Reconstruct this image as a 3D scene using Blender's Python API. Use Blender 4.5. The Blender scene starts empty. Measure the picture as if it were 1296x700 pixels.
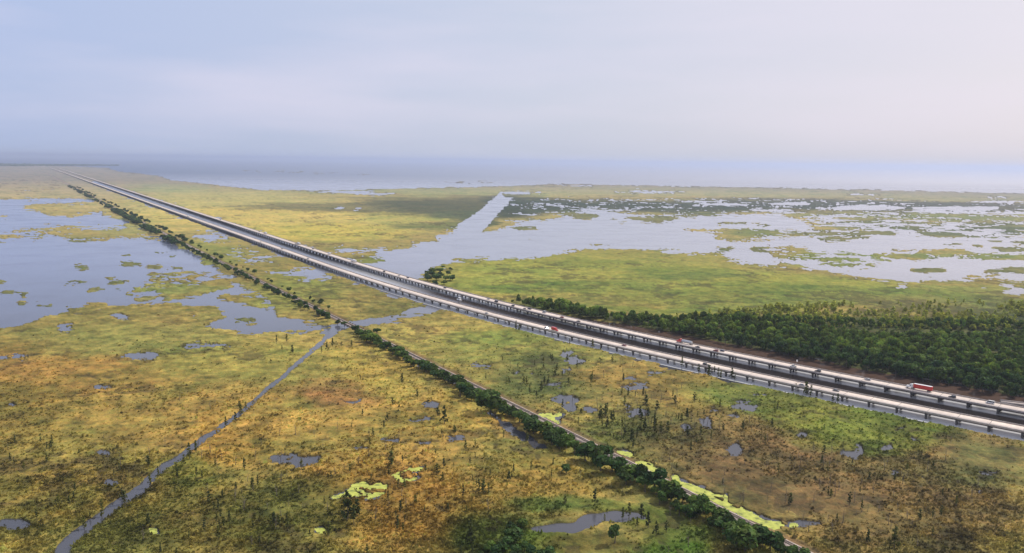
import bpy, bmesh, math, random
import numpy as np
random.seed(7)
rng = np.random.default_rng(11)
sc = bpy.context.scene
COL = sc.collection
R = math.radians

# ------------------------------------------------------------------ survey: sight lines from the aircraft to the flat ground
F, H, CX, CY = 1000., 167., 648., 350.
ROLL = math.atan(0.0128)
PITCH = math.atan((CY - 204.0) * math.cos(ROLL) / F)
HR = CY - F * math.tan(PITCH)                 # level horizon row of the unrolled view
cr_, sr_ = math.cos(ROLL), math.sin(ROLL)

def unroll(px, py):
    x = np.asarray(px, float) - CX; y = np.asarray(py, float) - CY
    return x * cr_ + y * sr_ + CX, -x * sr_ + y * cr_ + CY

def ground(xr, yr, z=0.):
    r = (np.asarray(xr) - CX) / F; u = -(np.asarray(yr) - CY) / F
    fwd = math.cos(PITCH) + u * math.sin(PITCH)
    up = -math.sin(PITCH) + u * math.cos(PITCH)
    t = (z - H) / up
    return r * t, fwd * t

def at(px, py, z=0.):
    x, y = ground(*unroll(px, py), z)
    return float(x), float(y)

# ------------------------------------------------------------------ helpers
def lin(c):
    c = np.asarray(c, float) / 255.
    return np.where(c <= .04045, c / 12.92, ((c + .055) / 1.055) ** 2.4)

def tag(o, label=None, cat=None, group=None, kind=None):
    if label: o['label'] = label
    if cat: o['category'] = cat
    if group: o['group'] = group
    if kind: o['kind'] = kind
    return o

def empty(name, loc=(0, 0, 0), rz=0):
    o = bpy.data.objects.new(name, None); COL.objects.link(o)
    o.location = loc; o.rotation_euler = (0, 0, rz); o.empty_display_size = .5
    return o

def link(name, me, mats, parent=None, loc=(0, 0, 0), rz=0, smooth=False):
    o = bpy.data.objects.new(name, me); COL.objects.link(o)
    for m in (mats if isinstance(mats, (list, tuple)) else [mats]):
        if len(me.materials) < (len(mats) if isinstance(mats, (list, tuple)) else 1): me.materials.append(m)
    if parent: o.parent = parent
    o.location = loc; o.rotation_euler = (0, 0, rz)
    if smooth: me.polygons.foreach_set('use_smooth', np.ones(len(me.polygons), bool))
    return o

def np_mesh(name, V, Fq, col=None, mi=None):
    """V (n,3), Fq (m,k) all faces of the same size"""
    me = bpy.data.meshes.new(name)
    V = np.ascontiguousarray(V, np.float32); Fq = np.ascontiguousarray(Fq, np.int32)
    m, k = Fq.shape
    me.vertices.add(len(V)); me.vertices.foreach_set('co', V.ravel())
    me.loops.add(m * k); me.loops.foreach_set('vertex_index', Fq.ravel())
    me.polygons.add(m); me.polygons.foreach_set('loop_start', np.arange(0, m * k, k, dtype=np.int32))
    me.polygons.foreach_set('loop_total', np.full(m, k, np.int32))
    if mi is not None: me.polygons.foreach_set('material_index', np.asarray(mi, np.int32))
    me.update(calc_edges=True)
    if col is not None:
        a = me.attributes.new('Col', 'FLOAT_COLOR', 'POINT')
        c = np.ones((len(V), 4), np.float32); c[:, :3] = col
        a.data.foreach_set('color', c.ravel())
    return me

class MB:
    """collects boxes, prisms, tubes; build() links them as one mesh object"""
    def __init__(s): s.bm = bmesh.new()
    def box(s, c, d, rot=0, bev=0, mi=0):
        g = bmesh.ops.create_cube(s.bm, size=1)['verts']
        for v in g:
            x, y, z = v.co.x * d[0], v.co.y * d[1], v.co.z * d[2]
            v.co = (c[0] + x * math.cos(rot) - y * math.sin(rot), c[1] + x * math.sin(rot) + y * math.cos(rot), c[2] + z)
        fs = {f for v in g for f in v.link_faces}
        for f in fs: f.material_index = mi
        if bev:
            es = list({e for v in g for e in v.link_edges})
            bmesh.ops.bevel(s.bm, geom=es, offset=bev, segments=2, affect='EDGES', profile=.6)
        return s
    def prism(s, prof, y0, y1, mi=0, axis='y', bev=0):
        """prof: list of (x,z) extruded along y"""
        a = [s.bm.verts.new((p[0], y0, p[1])) for p in prof]
        b = [s.bm.verts.new((p[0], y1, p[1])) for p in prof]
        n = len(prof); fs = [s.bm.faces.new(a[::-1]), s.bm.faces.new(b)]
        for i in range(n): fs.append(s.bm.faces.new((a[i], a[(i + 1) % n], b[(i + 1) % n], b[i])))
        for f in fs: f.material_index = mi
        bmesh.ops.recalc_face_normals(s.bm, faces=fs)
        if bev: bmesh.ops.bevel(s.bm, geom=list({e for f in fs for e in f.edges}), offset=bev, segments=2, affect='EDGES', profile=.6)
        return s
    def cyl(s, c, r, h, axis='z', seg=12, r2=None, mi=0):
        import mathutils
        M = mathutils.Matrix.Translation(c)
        if axis == 'y': M = M @ mathutils.Matrix.Rotation(math.pi / 2, 4, 'X')
        if axis == 'x': M = M @ mathutils.Matrix.Rotation(math.pi / 2, 4, 'Y')
        g = bmesh.ops.create_cone(s.bm, cap_ends=True, segments=seg, radius1=r, radius2=r if r2 is None else r2, depth=h, matrix=M)['verts']
        for f in {f for v in g for f in v.link_faces}: f.material_index = mi
        return s
    def mesh(s, name):
        me = bpy.data.meshes.new(name); s.bm.to_mesh(me); s.bm.free(); return me
    def build(s, name, mats, parent=None, loc=(0, 0, 0), rz=0):
        return link(name, s.mesh(name), mats, parent, loc, rz)

def hash2(ix, iy, seed):
    h = (ix.astype(np.int64) * 374761393 + iy.astype(np.int64) * 668265263 + seed * 1442695041) & 0xffffffff
    h = ((h ^ (h >> 13)) * 1274126177) & 0xffffffff
    return ((h ^ (h >> 16)) & 0xffff).astype(np.float32) / 65535.
def noise(x, y, wl, seed):
    x = x / wl + seed * 17.3; y = y / wl - seed * 9.1
    ix = np.floor(x); iy = np.floor(y); fx = (x - ix).astype(np.float32); fy = (y - iy).astype(np.float32)
    fx = fx * fx * (3 - 2 * fx); fy = fy * fy * (3 - 2 * fy)
    a, b = hash2(ix, iy, seed), hash2(ix + 1, iy, seed); c, d = hash2(ix, iy + 1, seed), hash2(ix + 1, iy + 1, seed)
    return (a + (b - a) * fx) * (1 - fy) + (c + (d - c) * fx) * fy - .5
def fbm(x, y, wls, seed, D=None, per=.72, fine=.0022):
    """sum of octaves with amplitude 1/sqrt(rank); octaves too fine for distance D fade out"""
    s = np.zeros_like(x, np.float32); n = 0
    for i, w in enumerate(wls):
        a = per ** i; n += a
        k = a
        if D is not None: k = a * np.clip(w / (D * fine) - .4, 0, 1)
        s += k * noise(x, y, w, seed + i * 7)
    return s / n * 2 * (1 if per < .8 else 1.25)
def smooth01(v, a, b):
    t = np.clip((v - a) / (b - a), 0, 1); return t * t * (3 - 2 * t)

# ------------------------------------------------------------------ materials
def new_mat(name):
    m = bpy.data.materials.new(name); m.use_nodes = True
    nt = m.node_tree; b = nt.nodes['Principled BSDF']
    return m, nt, b
def N(nt, t, **kw):
    n = nt.nodes.new(t)
    for k, v in kw.items(): setattr(n, k, v)
    return n
def mixc(nt, a, b, f, mode='MIX'):
    m = N(nt, 'ShaderNodeMix', data_type='RGBA', blend_type=mode)
    for sock, v in ((m.inputs[6], a), (m.inputs[7], b), (m.inputs[0], f)):
        if hasattr(v, 'links'): nt.links.new(v, sock)
        elif isinstance(v, (tuple, list)): sock.default_value = tuple(v) + (1,) * (4 - len(v))
        else: sock.default_value = v
    return m.outputs[2]
def ramp(nt, src, stops):
    r = N(nt, 'ShaderNodeValToRGB'); e = r.color_ramp.elements
    while len(e) < len(stops): e.new(.5)
    for i, (p, c) in enumerate(stops):
        e[i].position = p; e[i].color = tuple(c) + (1,) if len(c) == 3 else c
    nt.links.new(src, r.inputs[0]); return r.outputs[0]
def simple(name, col, rough=.7, metal=0, var=.25, scale=3., spec=.3, coat=0):
    m, nt, b = new_mat(name)
    tc = N(nt, 'ShaderNodeTexCoord'); n = N(nt, 'ShaderNodeTexNoise'); n.inputs['Scale'].default_value = scale
    n.inputs['Detail'].default_value = 6
    nt.links.new(tc.outputs['Object'], n.inputs['Vector'])
    r = ramp(nt, n.outputs[0], [(.3, tuple(c * (1 - var) for c in col)), (.7, tuple(min(1, c * (1 + var * .6)) for c in col))])
    nt.links.new(r, b.inputs['Base Color'])
    b.inputs['Roughness'].default_value = rough; b.inputs['Metallic'].default_value = metal
    b.inputs['Specular IOR Level'].default_value = spec; b.inputs['Coat Weight'].default_value = coat
    return m
def leaf_mat(name, tint=(1, 1, 1), trans=.25):
    m, nt, b = new_mat(name)
    a = N(nt, 'ShaderNodeAttribute', attribute_name='Col'); oi = N(nt, 'ShaderNodeObjectInfo')
    geo = N(nt, 'ShaderNodeNewGeometry'); n = N(nt, 'ShaderNodeTexNoise'); n.inputs['Scale'].default_value = .09; n.inputs['Detail'].default_value = 3
    nt.links.new(geo.outputs['Position'], n.inputs['Vector'])
    c = mixc(nt, a.outputs['Color'], tuple(tint), 1., 'MULTIPLY')
    v = ramp(nt, oi.outputs['Random'], [(0, (.5, .6, .6)), (.5, (.9, .92, .92)), (1, (1.5, 1.35, .85))])
    c = mixc(nt, c, v, 1., 'MULTIPLY')
    v2 = ramp(nt, n.outputs[0], [(.3, (.72, .78, .8)), (.7, (1.3, 1.2, .95))])
    c = mixc(nt, c, v2, 1., 'MULTIPLY')
    nt.links.new(c, b.inputs['Base Color'])
    b.inputs['Roughness'].default_value = .75; b.inputs['Specular IOR Level'].default_value = .12
    t = N(nt, 'ShaderNodeBsdfTranslucent'); nt.links.new(c, t.inputs[0])
    mx = N(nt, 'ShaderNodeMixShader'); mx.inputs[0].default_value = trans
    out = nt.nodes['Material Output']
    nt.links.new(b.outputs[0], mx.inputs[1]); nt.links.new(t.outputs[0], mx.inputs[2]); nt.links.new(mx.outputs[0], out.inputs[0])
    return m

M = {}
M['leaf'] = leaf_mat('broad_leaves', (1.6, 1.95, 1.6), .35); M['cypress'] = leaf_mat('cypress_needles', (2.0, 2.1, 1.7), .3)
M['scrub'] = leaf_mat('marsh_scrub_leaves', (1.05, 1.05, 1), .45)
M['bark'] = simple('grey_bark', (.13, .105, .08), .9, 0, .4, 2.5)
M['dead'] = simple('bleached_bark', (.15, .125, .095), .9, 0, .35, 2.5)
M['concrete'] = simple('weathered_concrete', (.50, .44, .385), .85, 0, .3, .6)
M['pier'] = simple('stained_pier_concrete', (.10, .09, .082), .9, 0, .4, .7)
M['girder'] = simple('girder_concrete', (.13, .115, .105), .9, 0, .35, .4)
M['white_line'] = simple('road_paint', (.75, .74, .70), .6, 0, .15, 2)
M['ballast'] = simple('rail_ballast', (.40, .325, .275), .95, 0, .45, .35)
M['steel'] = simple('rail_steel', (.34, .27, .23), .45, .6, .25, .5)
M['timber'] = simple('creosoted_timber', (.07, .055, .045), .9, 0, .3, 1.)
M['tyre'] = simple('tyre_rubber', (.02, .02, .021), .85, 0, .2, 6)
M['glass'] = simple('dark_window_glass', (.02, .025, .03), .08, 0, .1, 2, .6)
M['chrome'] = simple('bright_metal', (.6, .6, .6), .25, 1, .15, 3)
M['lamp_red'] = simple('tail_lamp_red', (.45, .02, .02), .3, 0, .1, 4)
M['lamp_clear'] = simple('head_lamp', (.75, .75, .7), .15, 0, .1, 4)
M['chassis'] = simple('black_chassis', (.03, .03, .032), .7, 0, .3, 3)
def paint(name, c): return simple('paint_' + name, c, .32, 0, .08, 1.2, .5, .6)
PAINT = {'red': paint('red', (.55, .035, .03)), 'white': paint('white', (.78, .78, .76)), 'silver': paint('silver', (.48, .49, .5)),
         'black': paint('black', (.02, .02, .023)), 'dark blue': paint('dark_blue', (.03, .045, .1)), 'dark red': paint('dark_red', (.25, .025, .02)),
         'grey': paint('grey', (.17, .18, .185)), 'tan': paint('tan', (.35, .28, .2))}

# deck surface: pale concrete, wheel tracks, joints at every span
m, nt, b = new_mat('concrete_deck'); M['deck'] = m
a = N(nt, 'ShaderNodeAttribute', attribute_name='run'); sep = N(nt, 'ShaderNodeSeparateXYZ'); nt.links.new(a.outputs['Vector'], sep.inputs[0])
mo = N(nt, 'ShaderNodeMath', operation='MODULO'); nt.links.new(sep.outputs[0], mo.inputs[0]); mo.inputs[1].default_value = 18.3
lt = N(nt, 'ShaderNodeMath', operation='LESS_THAN'); nt.links.new(mo.outputs[0], lt.inputs[0]); lt.inputs[1].default_value = .35
geo = N(nt, 'ShaderNodeNewGeometry'); n1 = N(nt, 'ShaderNodeTexNoise'); n1.inputs['Scale'].default_value = .35; n1.inputs['Detail'].default_value = 8
nt.links.new(geo.outputs['Position'], n1.inputs['Vector'])
n2 = N(nt, 'ShaderNodeTexNoise'); n2.inputs['Scale'].default_value = .02; nt.links.new(geo.outputs['Position'], n2.inputs['Vector'])
base = ramp(nt, n1.outputs[0], [(.25, (.50, .43, .375)), (.75, (.68, .595, .53))])
base = mixc(nt, base, ramp(nt, n2.outputs[0], [(.35, (.9, .88, .86)), (.65, (1.05, 1.03, 1))]), 1., 'MULTIPLY')
wv = N(nt, 'ShaderNodeMath', operation='SINE'); ml = N(nt, 'ShaderNodeMath', operation='MULTIPLY'); ml.inputs[1].default_value = 3.4
nt.links.new(sep.outputs[1], ml.inputs[0]); nt.links.new(ml.outputs[0], wv.inputs[0])
base = mixc(nt, base, ramp(nt, wv.outputs[0], [(.0, (1, 1, 1)), (1, (.86, .86, .87))]), 1., 'MULTIPLY')
base = mixc(nt, base, (.12, .11, .10), lt.outputs[0])
nt.links.new(base, b.inputs['Base Color']); b.inputs['Roughness'].default_value = .8

# marsh ground: survey colours + fine mottling
m, nt, b = new_mat('marsh_vegetation'); M['marsh'] = m
a = N(nt, 'ShaderNodeAttribute', attribute_name='Col'); geo = N(nt, 'ShaderNodeNewGeometry')
def pn(scale, det, stretch=None):
    n = N(nt, 'ShaderNodeTexNoise'); n.inputs['Scale'].default_value = scale; n.inputs['Detail'].default_value = det; n.inputs['Roughness'].default_value = .65
    nt.links.new(geo.outputs['Position'], n.inputs['Vector']); return n.outputs[0]
c = mixc(nt, a.outputs['Color'], ramp(nt, pn(.9, 5), [(.3, (.66, .66, .66)), (.5, (.97, .97, .97)), (.72, (1.4, 1.34, 1.25))]), 1., 'MULTIPLY')
c = mixc(nt, c, ramp(nt, pn(.17, 4), [(.32, (.78, .92, .85)), (.68, (1.22, 1.1, 1.0))]), 1., 'MULTIPLY')
c = mixc(nt, c, ramp(nt, pn(.016, 3), [(.35, (.86, .94, .9)), (.65, (1.14, 1.06, 1.05))]), 1., 'MULTIPLY')
nt.links.new(c, b.inputs['Base Color']); b.inputs['Roughness'].default_value = .95; b.inputs['Specular IOR Level'].default_value = .08
bp = N(nt, 'ShaderNodeBump'); bp.inputs['Strength'].default_value = .5; bp.inputs['Distance'].default_value = .8
nt.links.new(pn(1.6, 3), bp.inputs['Height']); nt.links.new(bp.outputs[0], b.inputs['Normal'])

# water: brown body colour, glossy skin with slow wind ripples
def water_mat(name, attr):
    m, nt, b = new_mat(name)
    geo = N(nt, 'ShaderNodeNewGeometry')
    def pn(scale, det):
        n = N(nt, 'ShaderNodeTexNoise'); n.inputs['Scale'].default_value = scale; n.inputs['Detail'].default_value = det
        nt.links.new(geo.outputs['Position'], n.inputs['Vector']); return n.outputs[0]
    c = ramp(nt, pn(.004, 4), [(.3, (.04, .043, .05)), (.7, (.075, .075, .085))])
    if attr:
        a = N(nt, 'ShaderNodeAttribute', attribute_name='Col')
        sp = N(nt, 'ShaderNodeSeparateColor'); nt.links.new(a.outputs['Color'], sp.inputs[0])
        c = mixc(nt, c, (.085, .053, .038), sp.outputs[0]); c = mixc(nt, c, (.022, .018, .017), sp.outputs[1]); c = mixc(nt, c, (.68, .68, .67), sp.outputs[2])  # mud brown, then painted dark viaduct reflection, then painted bright sky reflection
        mxx = N(nt, 'ShaderNodeMath', operation='MAXIMUM'); nt.links.new(sp.outputs[0], mxx.inputs[0]); nt.links.new(sp.outputs[2], mxx.inputs[1])
        mr = N(nt, 'ShaderNodeMapRange'); nt.links.new(mxx.outputs[0], mr.inputs[0]); mr.inputs[3].default_value = .8; mr.inputs[4].default_value = .05
        nt.links.new(mr.outputs[0], b.inputs['Specular IOR Level'])
    else:
        b.inputs['Specular IOR Level'].default_value = .55
        # the open lake: wind-roughened, blue-grey to the left, paler to the right
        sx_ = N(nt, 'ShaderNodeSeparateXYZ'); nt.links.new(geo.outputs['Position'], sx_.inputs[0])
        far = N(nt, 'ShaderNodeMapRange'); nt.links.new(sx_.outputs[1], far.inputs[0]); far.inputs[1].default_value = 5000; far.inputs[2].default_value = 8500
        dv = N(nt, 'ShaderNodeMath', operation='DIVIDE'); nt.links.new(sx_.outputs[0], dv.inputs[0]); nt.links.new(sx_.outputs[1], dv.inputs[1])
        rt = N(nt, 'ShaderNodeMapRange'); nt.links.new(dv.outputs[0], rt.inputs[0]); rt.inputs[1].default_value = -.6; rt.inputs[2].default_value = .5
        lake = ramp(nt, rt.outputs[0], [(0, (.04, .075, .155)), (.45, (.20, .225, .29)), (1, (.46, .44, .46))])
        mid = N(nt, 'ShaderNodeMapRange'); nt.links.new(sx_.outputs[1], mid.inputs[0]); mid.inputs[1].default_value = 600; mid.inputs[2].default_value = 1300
        c = mixc(nt, c, ramp(nt, rt.outputs[0], [(0, (.13, .15, .23)), (.5, (.22, .23, .27)), (1, (.31, .30, .32))]), mid.outputs[0])  # lagoons: sky reflection painted into the body colour, bluer left, paler right
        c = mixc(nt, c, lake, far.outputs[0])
    nt.links.new(c, b.inputs['Base Color'])
    b.inputs['IOR'].default_value = 1.38
    rr = ramp(nt, pn(.012, 5), [(.4, (.10,) * 3), (.7, (.22,) * 3)])
    if not attr: rr = mixc(nt, rr, (.55, .55, .55), far.outputs[0])
    nt.links.new(rr, b.inputs['Roughness'])
    bp = N(nt, 'ShaderNodeBump'); bp.inputs['Strength'].default_value = .18; bp.inputs['Distance'].default_value = .25
    nt.links.new(pn(.5, 3), bp.inputs['Height']); nt.links.new(bp.outputs[0], b.inputs['Normal'])
    return m
M['water'] = water_mat('swamp_water', False); M['mudwater'] = water_mat('muddy_channel_water', True)

m, nt, b = new_mat('duckweed_mat'); M['duck'] = m
geo = N(nt, 'ShaderNodeNewGeometry'); n1 = N(nt, 'ShaderNodeTexNoise'); n1.inputs['Scale'].default_value = .3; n1.inputs['Detail'].default_value = 8
nt.links.new(geo.outputs['Position'], n1.inputs['Vector'])
nt.links.new(ramp(nt, n1.outputs[0], [(.34, (.15, .17, .04)), (.46, (.34, .37, .06)), (.7, (.50, .52, .09))]), b.inputs['Base Color']); b.inputs['Roughness'].default_value = .8

# ------------------------------------------------------------------ the three long lines: two viaducts and a railway (plan curves x(y), metres)
def curve(c, y, y0=1400.):
    t = np.maximum(0, y0 - y) / 1000
    return c[0] + c[1] * y + c[2] * t ** 2 + c[3] * t ** 3
CN = (470.709459, -0.62671364, -60.00993066, 257.63677518)
CF = (522.43513603, -0.62241349, -12.20987557, 226.04127165)
CRL = (325.44341532, -0.63037797, 34.11344577, -26.62157206)
def path(c, y0, y1, step):
    ys = np.linspace(y0, y1, 30000); xs = curve(c, ys)
    d = np.concatenate([[0], np.cumsum(np.hypot(np.diff(xs), np.diff(ys)))])
    s = np.arange(0, d[-1], step)
    return np.stack([np.interp(s, d, xs), np.interp(s, d, ys)], 1), s
def slope_cos(c, y):
    dx = (curve(c, y + 1) - curve(c, y - 1)) / 2
    return 1 / np.sqrt(1 + dx * dx)
def side(c, x, y): return (x - curve(c, y)) * slope_cos(c, y)       # + = right of the line

# ------------------------------------------------------------------ GROUND
xs = np.concatenate([np.linspace(-1500, -90, 70, endpoint=False), np.arange(-90, 1390, 1.05), np.linspace(1392, 2800, 70)])
ys = HR + np.concatenate([np.arange(1.6, 150, .8), np.arange(150, 330, .95), np.arange(330, 535, .85), np.linspace(537, 1100, 60)])
GX, GY = np.meshgrid(xs, ys)                     # rows: sight angle below horizon
WX, WY = ground(GX, GY)
WX = WX.astype(np.float64); WY = WY.astype(np.float64)
D = np.hypot(WX, WY).astype(np.float32)
NR, NC = GX.shape
wet = np.ones((NR, NC), np.float32); thin = np.ones((NR, NC), np.float32); canal = np.zeros((NR, NC), np.float32); isl = np.zeros((NR, NC), np.float32)
def inpoly(poly):
    p = [unroll(a, b_) for a, b_ in poly]
    X = np.array([q[0] for q in p]); Y = np.array([q[1] for q in p])
    r0, r1 = np.searchsorted(ys, Y.min()), np.searchsorted(ys, Y.max()); c0, c1 = np.searchsorted(xs, X.min()), np.searchsorted(xs, X.max())
    sl = (slice(max(r0 - 1, 0), r1 + 1), slice(max(c0 - 1, 0), c1 + 1))
    gx, gy = GX[sl], GY[sl]; ins = np.zeros(gx.shape, bool)
    n = len(X)
    for i in range(n):
        x1, y1, x2, y2 = X[i], Y[i], X[(i + 1) % n], Y[(i + 1) % n]
        if y1 == y2: continue
        cnd = (gy < y1) != (gy < y2)
        ins ^= cnd & (gx < (x2 - x1) * (gy - y1) / (y2 - y1) + x1)
    return sl, ins
def P(val, *pts, on=None):
    sl, ins = inpoly(pts); (wet if on is None else on)[sl][ins] = val
def El(val, cx, cy, rx, ry):
    P(val, *[(cx + rx * math.cos(t) * (1 + .12 * math.sin(3 * t + cx)), cy + ry * math.sin(t) * (1 + .12 * math.cos(2 * t + cy))) for t in np.linspace(0, 6.283, 20, endpoint=False)], on=thin if val < .5 else isl)
def band(val, pts, w, on=None):
    """strip round a centre line; w = half width in survey units (scalar or list)"""
    ws = w if isinstance(w, (list, tuple)) else [w] * len(pts)
    L, Rr = [], []
    for i, (x, y) in enumerate(pts):
        a, b_ = pts[max(i - 1, 0)], pts[min(i + 1, len(pts) - 1)]
        dx, dy = b_[0] - a[0], b_[1] - a[1]; n = math.hypot(dx, dy)
        L.append((x - dy / n * ws[i], y + dx / n * ws[i])); Rr.append((x + dy / n * ws[i], y - dx / n * ws[i]))
    P(val, *(L + Rr[::-1]), on=(thin if val < .5 else isl) if on is None else on)

# far lake
P(0, (-1600, 150), (2900, 150), (2900, 262), (1700, 254), (1296, 245), (1100, 240), (970, 237.5), (800, 234.5), (700, 233), (640, 235.5), (560, 237.5), (500, 239), (420, 241.5), (330, 240),
  (262, 233), (215, 228), (200, 222), (150, 217), (110, 214), (70, 211), (0, 209.5), (-1600, 192))
P(1, (-1600, 190), (-300, 200), (0, 207.5), (70, 209.5), (130, 212), (150, 217), (60, 220), (-300, 216), (-1600, 210))
band(.8, [(300, 216), (380, 218), (470, 221)], .8); band(.9, [(560, 231), (640, 230)], .6)
El(0, 440, 243, 40, 1.2); El(0.1, 475, 246, 30, 1); El(0, 432, 263.5, 5, 1); El(0, 453, 264.8, 7, 1.2); El(0.1, 660, 244, 30, 1.2); El(.2, 720, 235.5, 40, .8)
El(0.1, 820, 243, 50, 1); El(0, 1090, 246, 25, 1); El(.1, 1260, 256, 40, 1.2)
P(.45, (-900, 222), (0, 222), (30, 224), (20, 232), (0, 234), (-900, 236))
P(.75, (-900, 236), (70, 222), (100, 236), (60, 246), (-900, 246))
# big left lagoon
P(0, (-1200, 256), (0, 252.5), (60, 250.5), (112, 252), (122, 256), (112, 262), (122, 268), (140, 274), (158, 279), (157, 287), (176, 293), (192, 298), (214, 302), (229, 314), (262, 333), (278, 344), (292, 352),
  (308, 360), (330, 371), (341, 386), (352, 401), (384, 410), (424, 411.5), (440, 404), (452, 404), (470, 402), (490, 402), (534, 387), (560, 386), (568, 390), (540, 398), (505, 404), (480, 410), (455, 412), (436, 416),
  (418, 424), (404, 421.5), (370, 423), (330, 426), (286, 421.5), (264, 421), (256, 413), (272, 407), (287, 401), (277, 392), (250, 386), (200, 387), (168, 385), (131, 391), (86, 396), (50, 403), (30, 412), (0, 416), (-300, 420), (-1200, 430))
P(1, (30, 259), (60, 257), (92, 257), (130, 256.5), (143, 262), (130, 268), (100, 273.5), (60, 272), (30, 266))
P(1, (-40, 271), (10, 272), (12, 276), (-40, 277)); P(1, (67, 272), (95, 270), (97, 274), (70, 275))
P(.9, (14, 292), (40, 288), (90, 285), (150, 286), (196, 293), (214, 301), (190, 303.5), (150, 301), (130, 306), (90, 304), (60, 295), (20, 294))
P(1, (-60, 298), (20, 297), (60, 300), (50, 303), (-60, 303)); El(.8, 100, 305, 18, 2)
for e in [(102, 338.5, 10, 2.6), (146, 355, 14, 3), (165, 334, 13, 3), (195, 338, 8, 2), (160, 323, 5, 1), (36, 296, 8, 1.2), (205, 320, 14, 2.5), (222, 325, 9, 2), (-5, 355, 12, 3), (12, 370, 12, 3), (29, 373, 5, 1.6),
          (90, 358, 20, 1), (122, 366, 12, 1.6), (150, 366, 3, 1), (185, 379, 14, 2), (210, 377, 5, 1.5), (165, 373, 3, 1.3), (54, 387, 14, 2.6), (28, 386, 6, 2), (226, 340, 8, 3)]: El(.95, *e)
P(.9, (189, 345), (215, 343), (240, 344), (260, 352), (246, 357), (215, 358), (187, 355)); P(.7, (225, 343), (245, 343), (290, 352), (300, 358), (270, 358))
P(.97, (166, 366), (190, 361), (230, 360), (270, 358), (300, 362), (290, 366), (262, 370), (240, 374), (200, 373), (172, 371))
P(.97, (268, 377), (290, 372), (325, 372), (345, 388), (342, 395), (310, 384)); P(.9, (84, 390), (120, 384), (134, 383), (136, 388), (100, 392), (86, 393))
El(1, 313, 405.5, 13, 3.6); El(0, 0, 405, 25, 1.5); El(.1, 83, 415, 9, 4.5); El(.2, 150, 400, 12, 2); El(.1, 240, 395.5, 9, 1.6); El(.15, 300, 385, 8, 1.5)
P(.1, (0, 403), (20, 402), (45, 407), (25, 414), (-60, 416), (-200, 414))
# small ponds between railway and viaduct
P(.33, (240, 291), (262, 289), (288, 298), (290, 307), (262, 308), (248, 300)); P(.42, (282, 312), (310, 312), (345, 325), (380, 340), (410, 352), (395, 354), (350, 346), (318, 336), (296, 325)); P(.3, (360, 333), (398, 337), (418, 350), (385, 350))
band(.3, [(415, 345), (455, 354), (500, 361)], 1.2)
# canal and the wide reach right of the viaduct
P(0, (626, 250), (650, 249.3), (637, 263), (620, 280), (608, 292), (626, 291), (650, 284), (678, 279), (700, 279), (716, 270), (760, 267), (830, 273), (1000, 270), (1300, 262), (1900, 262), (1900, 366), (1296, 357), (1252, 349), (1212, 354), (1180, 355.5),
  (1130, 354), (1091, 349), (1048, 343), (1009, 335), (970, 335.5), (943, 334), (919, 329), (915, 322), (890, 323.5), (854, 319.6), (811, 315), (747, 313), (733, 318), (704, 323), (640, 327.5), (603, 328), (580, 330), (562, 336), (548, 338), (538, 346), (537, 356),
  (520, 358), (480, 345), (455, 333), (474, 333), (495, 327), (470, 322), (440, 320), (418, 317.5), (427, 313.5), (460, 314), (499, 313.5), (530, 308), (552, 303), (554, 297), (575, 291), (598, 277), (612, 264))
P(1, (612, 282), (623, 283), (619, 293), (603, 297), (601, 294)); El(.9, 720, 270, 10, 3)
# lagoon islands
P(.66, (656, 251), (960, 249), (1296, 253), (1900, 255), (1900, 268), (1296, 268), (1180, 268), (970, 270), (800, 268), (758, 268), (700, 270), (640, 280), (645, 265))
for e in [(742, 273.5, 16, 3.2), (828, 276, 36, 3), (835, 280, 22, 1.5), (880, 272, 30, 2.2), (777, 278, 5, .8), (787, 281, 4, .8), (665, 289, 16, 2), (660, 302, 10, .8), (928, 283, 20, 1.4), (965, 285, 12, 1.6), (915, 316, 14, 1.6), (962, 317, 12, 3),
          (1058, 302.5, 26, 2.6), (1090, 301, 12, 1.2), (1204, 309.5, 13, 1.4), (1237, 311.5, 5, 1), (1261, 306, 10, 1.6), (1290, 307, 14, 2), (1280, 316, 22, 2.6), (1175, 342, 20, 2), (1262, 343.5, 14, 2.4), (1290, 342, 22, 4), (1180, 349, 4, 1), (1050, 295, 60, 2.6),
          (1116, 294.5, 18, 2.6), (1410, 320, 60, 5), (1400, 300, 70, 5), (1450, 340, 60, 5)]: El(.93, *e)
P(.93, (861, 291.5), (905, 291), (930, 289), (960, 290), (1000, 292), (1060, 293), (1100, 297), (1010, 299), (960, 303), (920, 302), (903, 298), (903, 294), (862, 293))
P(.9, (966, 313), (1000, 313), (985, 318), (1020, 322), (1050, 330), (1045, 336), (1020, 329), (985, 326), (960, 320)); P(.93, (1005, 311), (1060, 318), (1110, 323), (1120, 331), (1102, 336), (1060, 339.5), (1045, 332), (1010, 325), (985, 321), (990, 313))
P(.93, (1115, 314), (1150, 316), (1230, 315), (1230, 320), (1180, 321), (1130, 318.5)); P(.93, (1105, 320), (1150, 321), (1296, 321), (1500, 322), (1500, 332), (1280, 329), (1180, 331), (1110, 331))
P(.8, (1000, 270), (1100, 269), (1400, 272), (1400, 281), (1200, 280), (1080, 279), (990, 276)); P(.72, (1018, 280), (1060, 279), (1110, 281), (1148, 285), (1148, 292), (1100, 291), (1030, 291)); P(.7, (1140, 279), (1200, 280), (1400, 282), (1500, 302), (1296, 301), (1200, 302), (1160, 296), (1145, 290))
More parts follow.
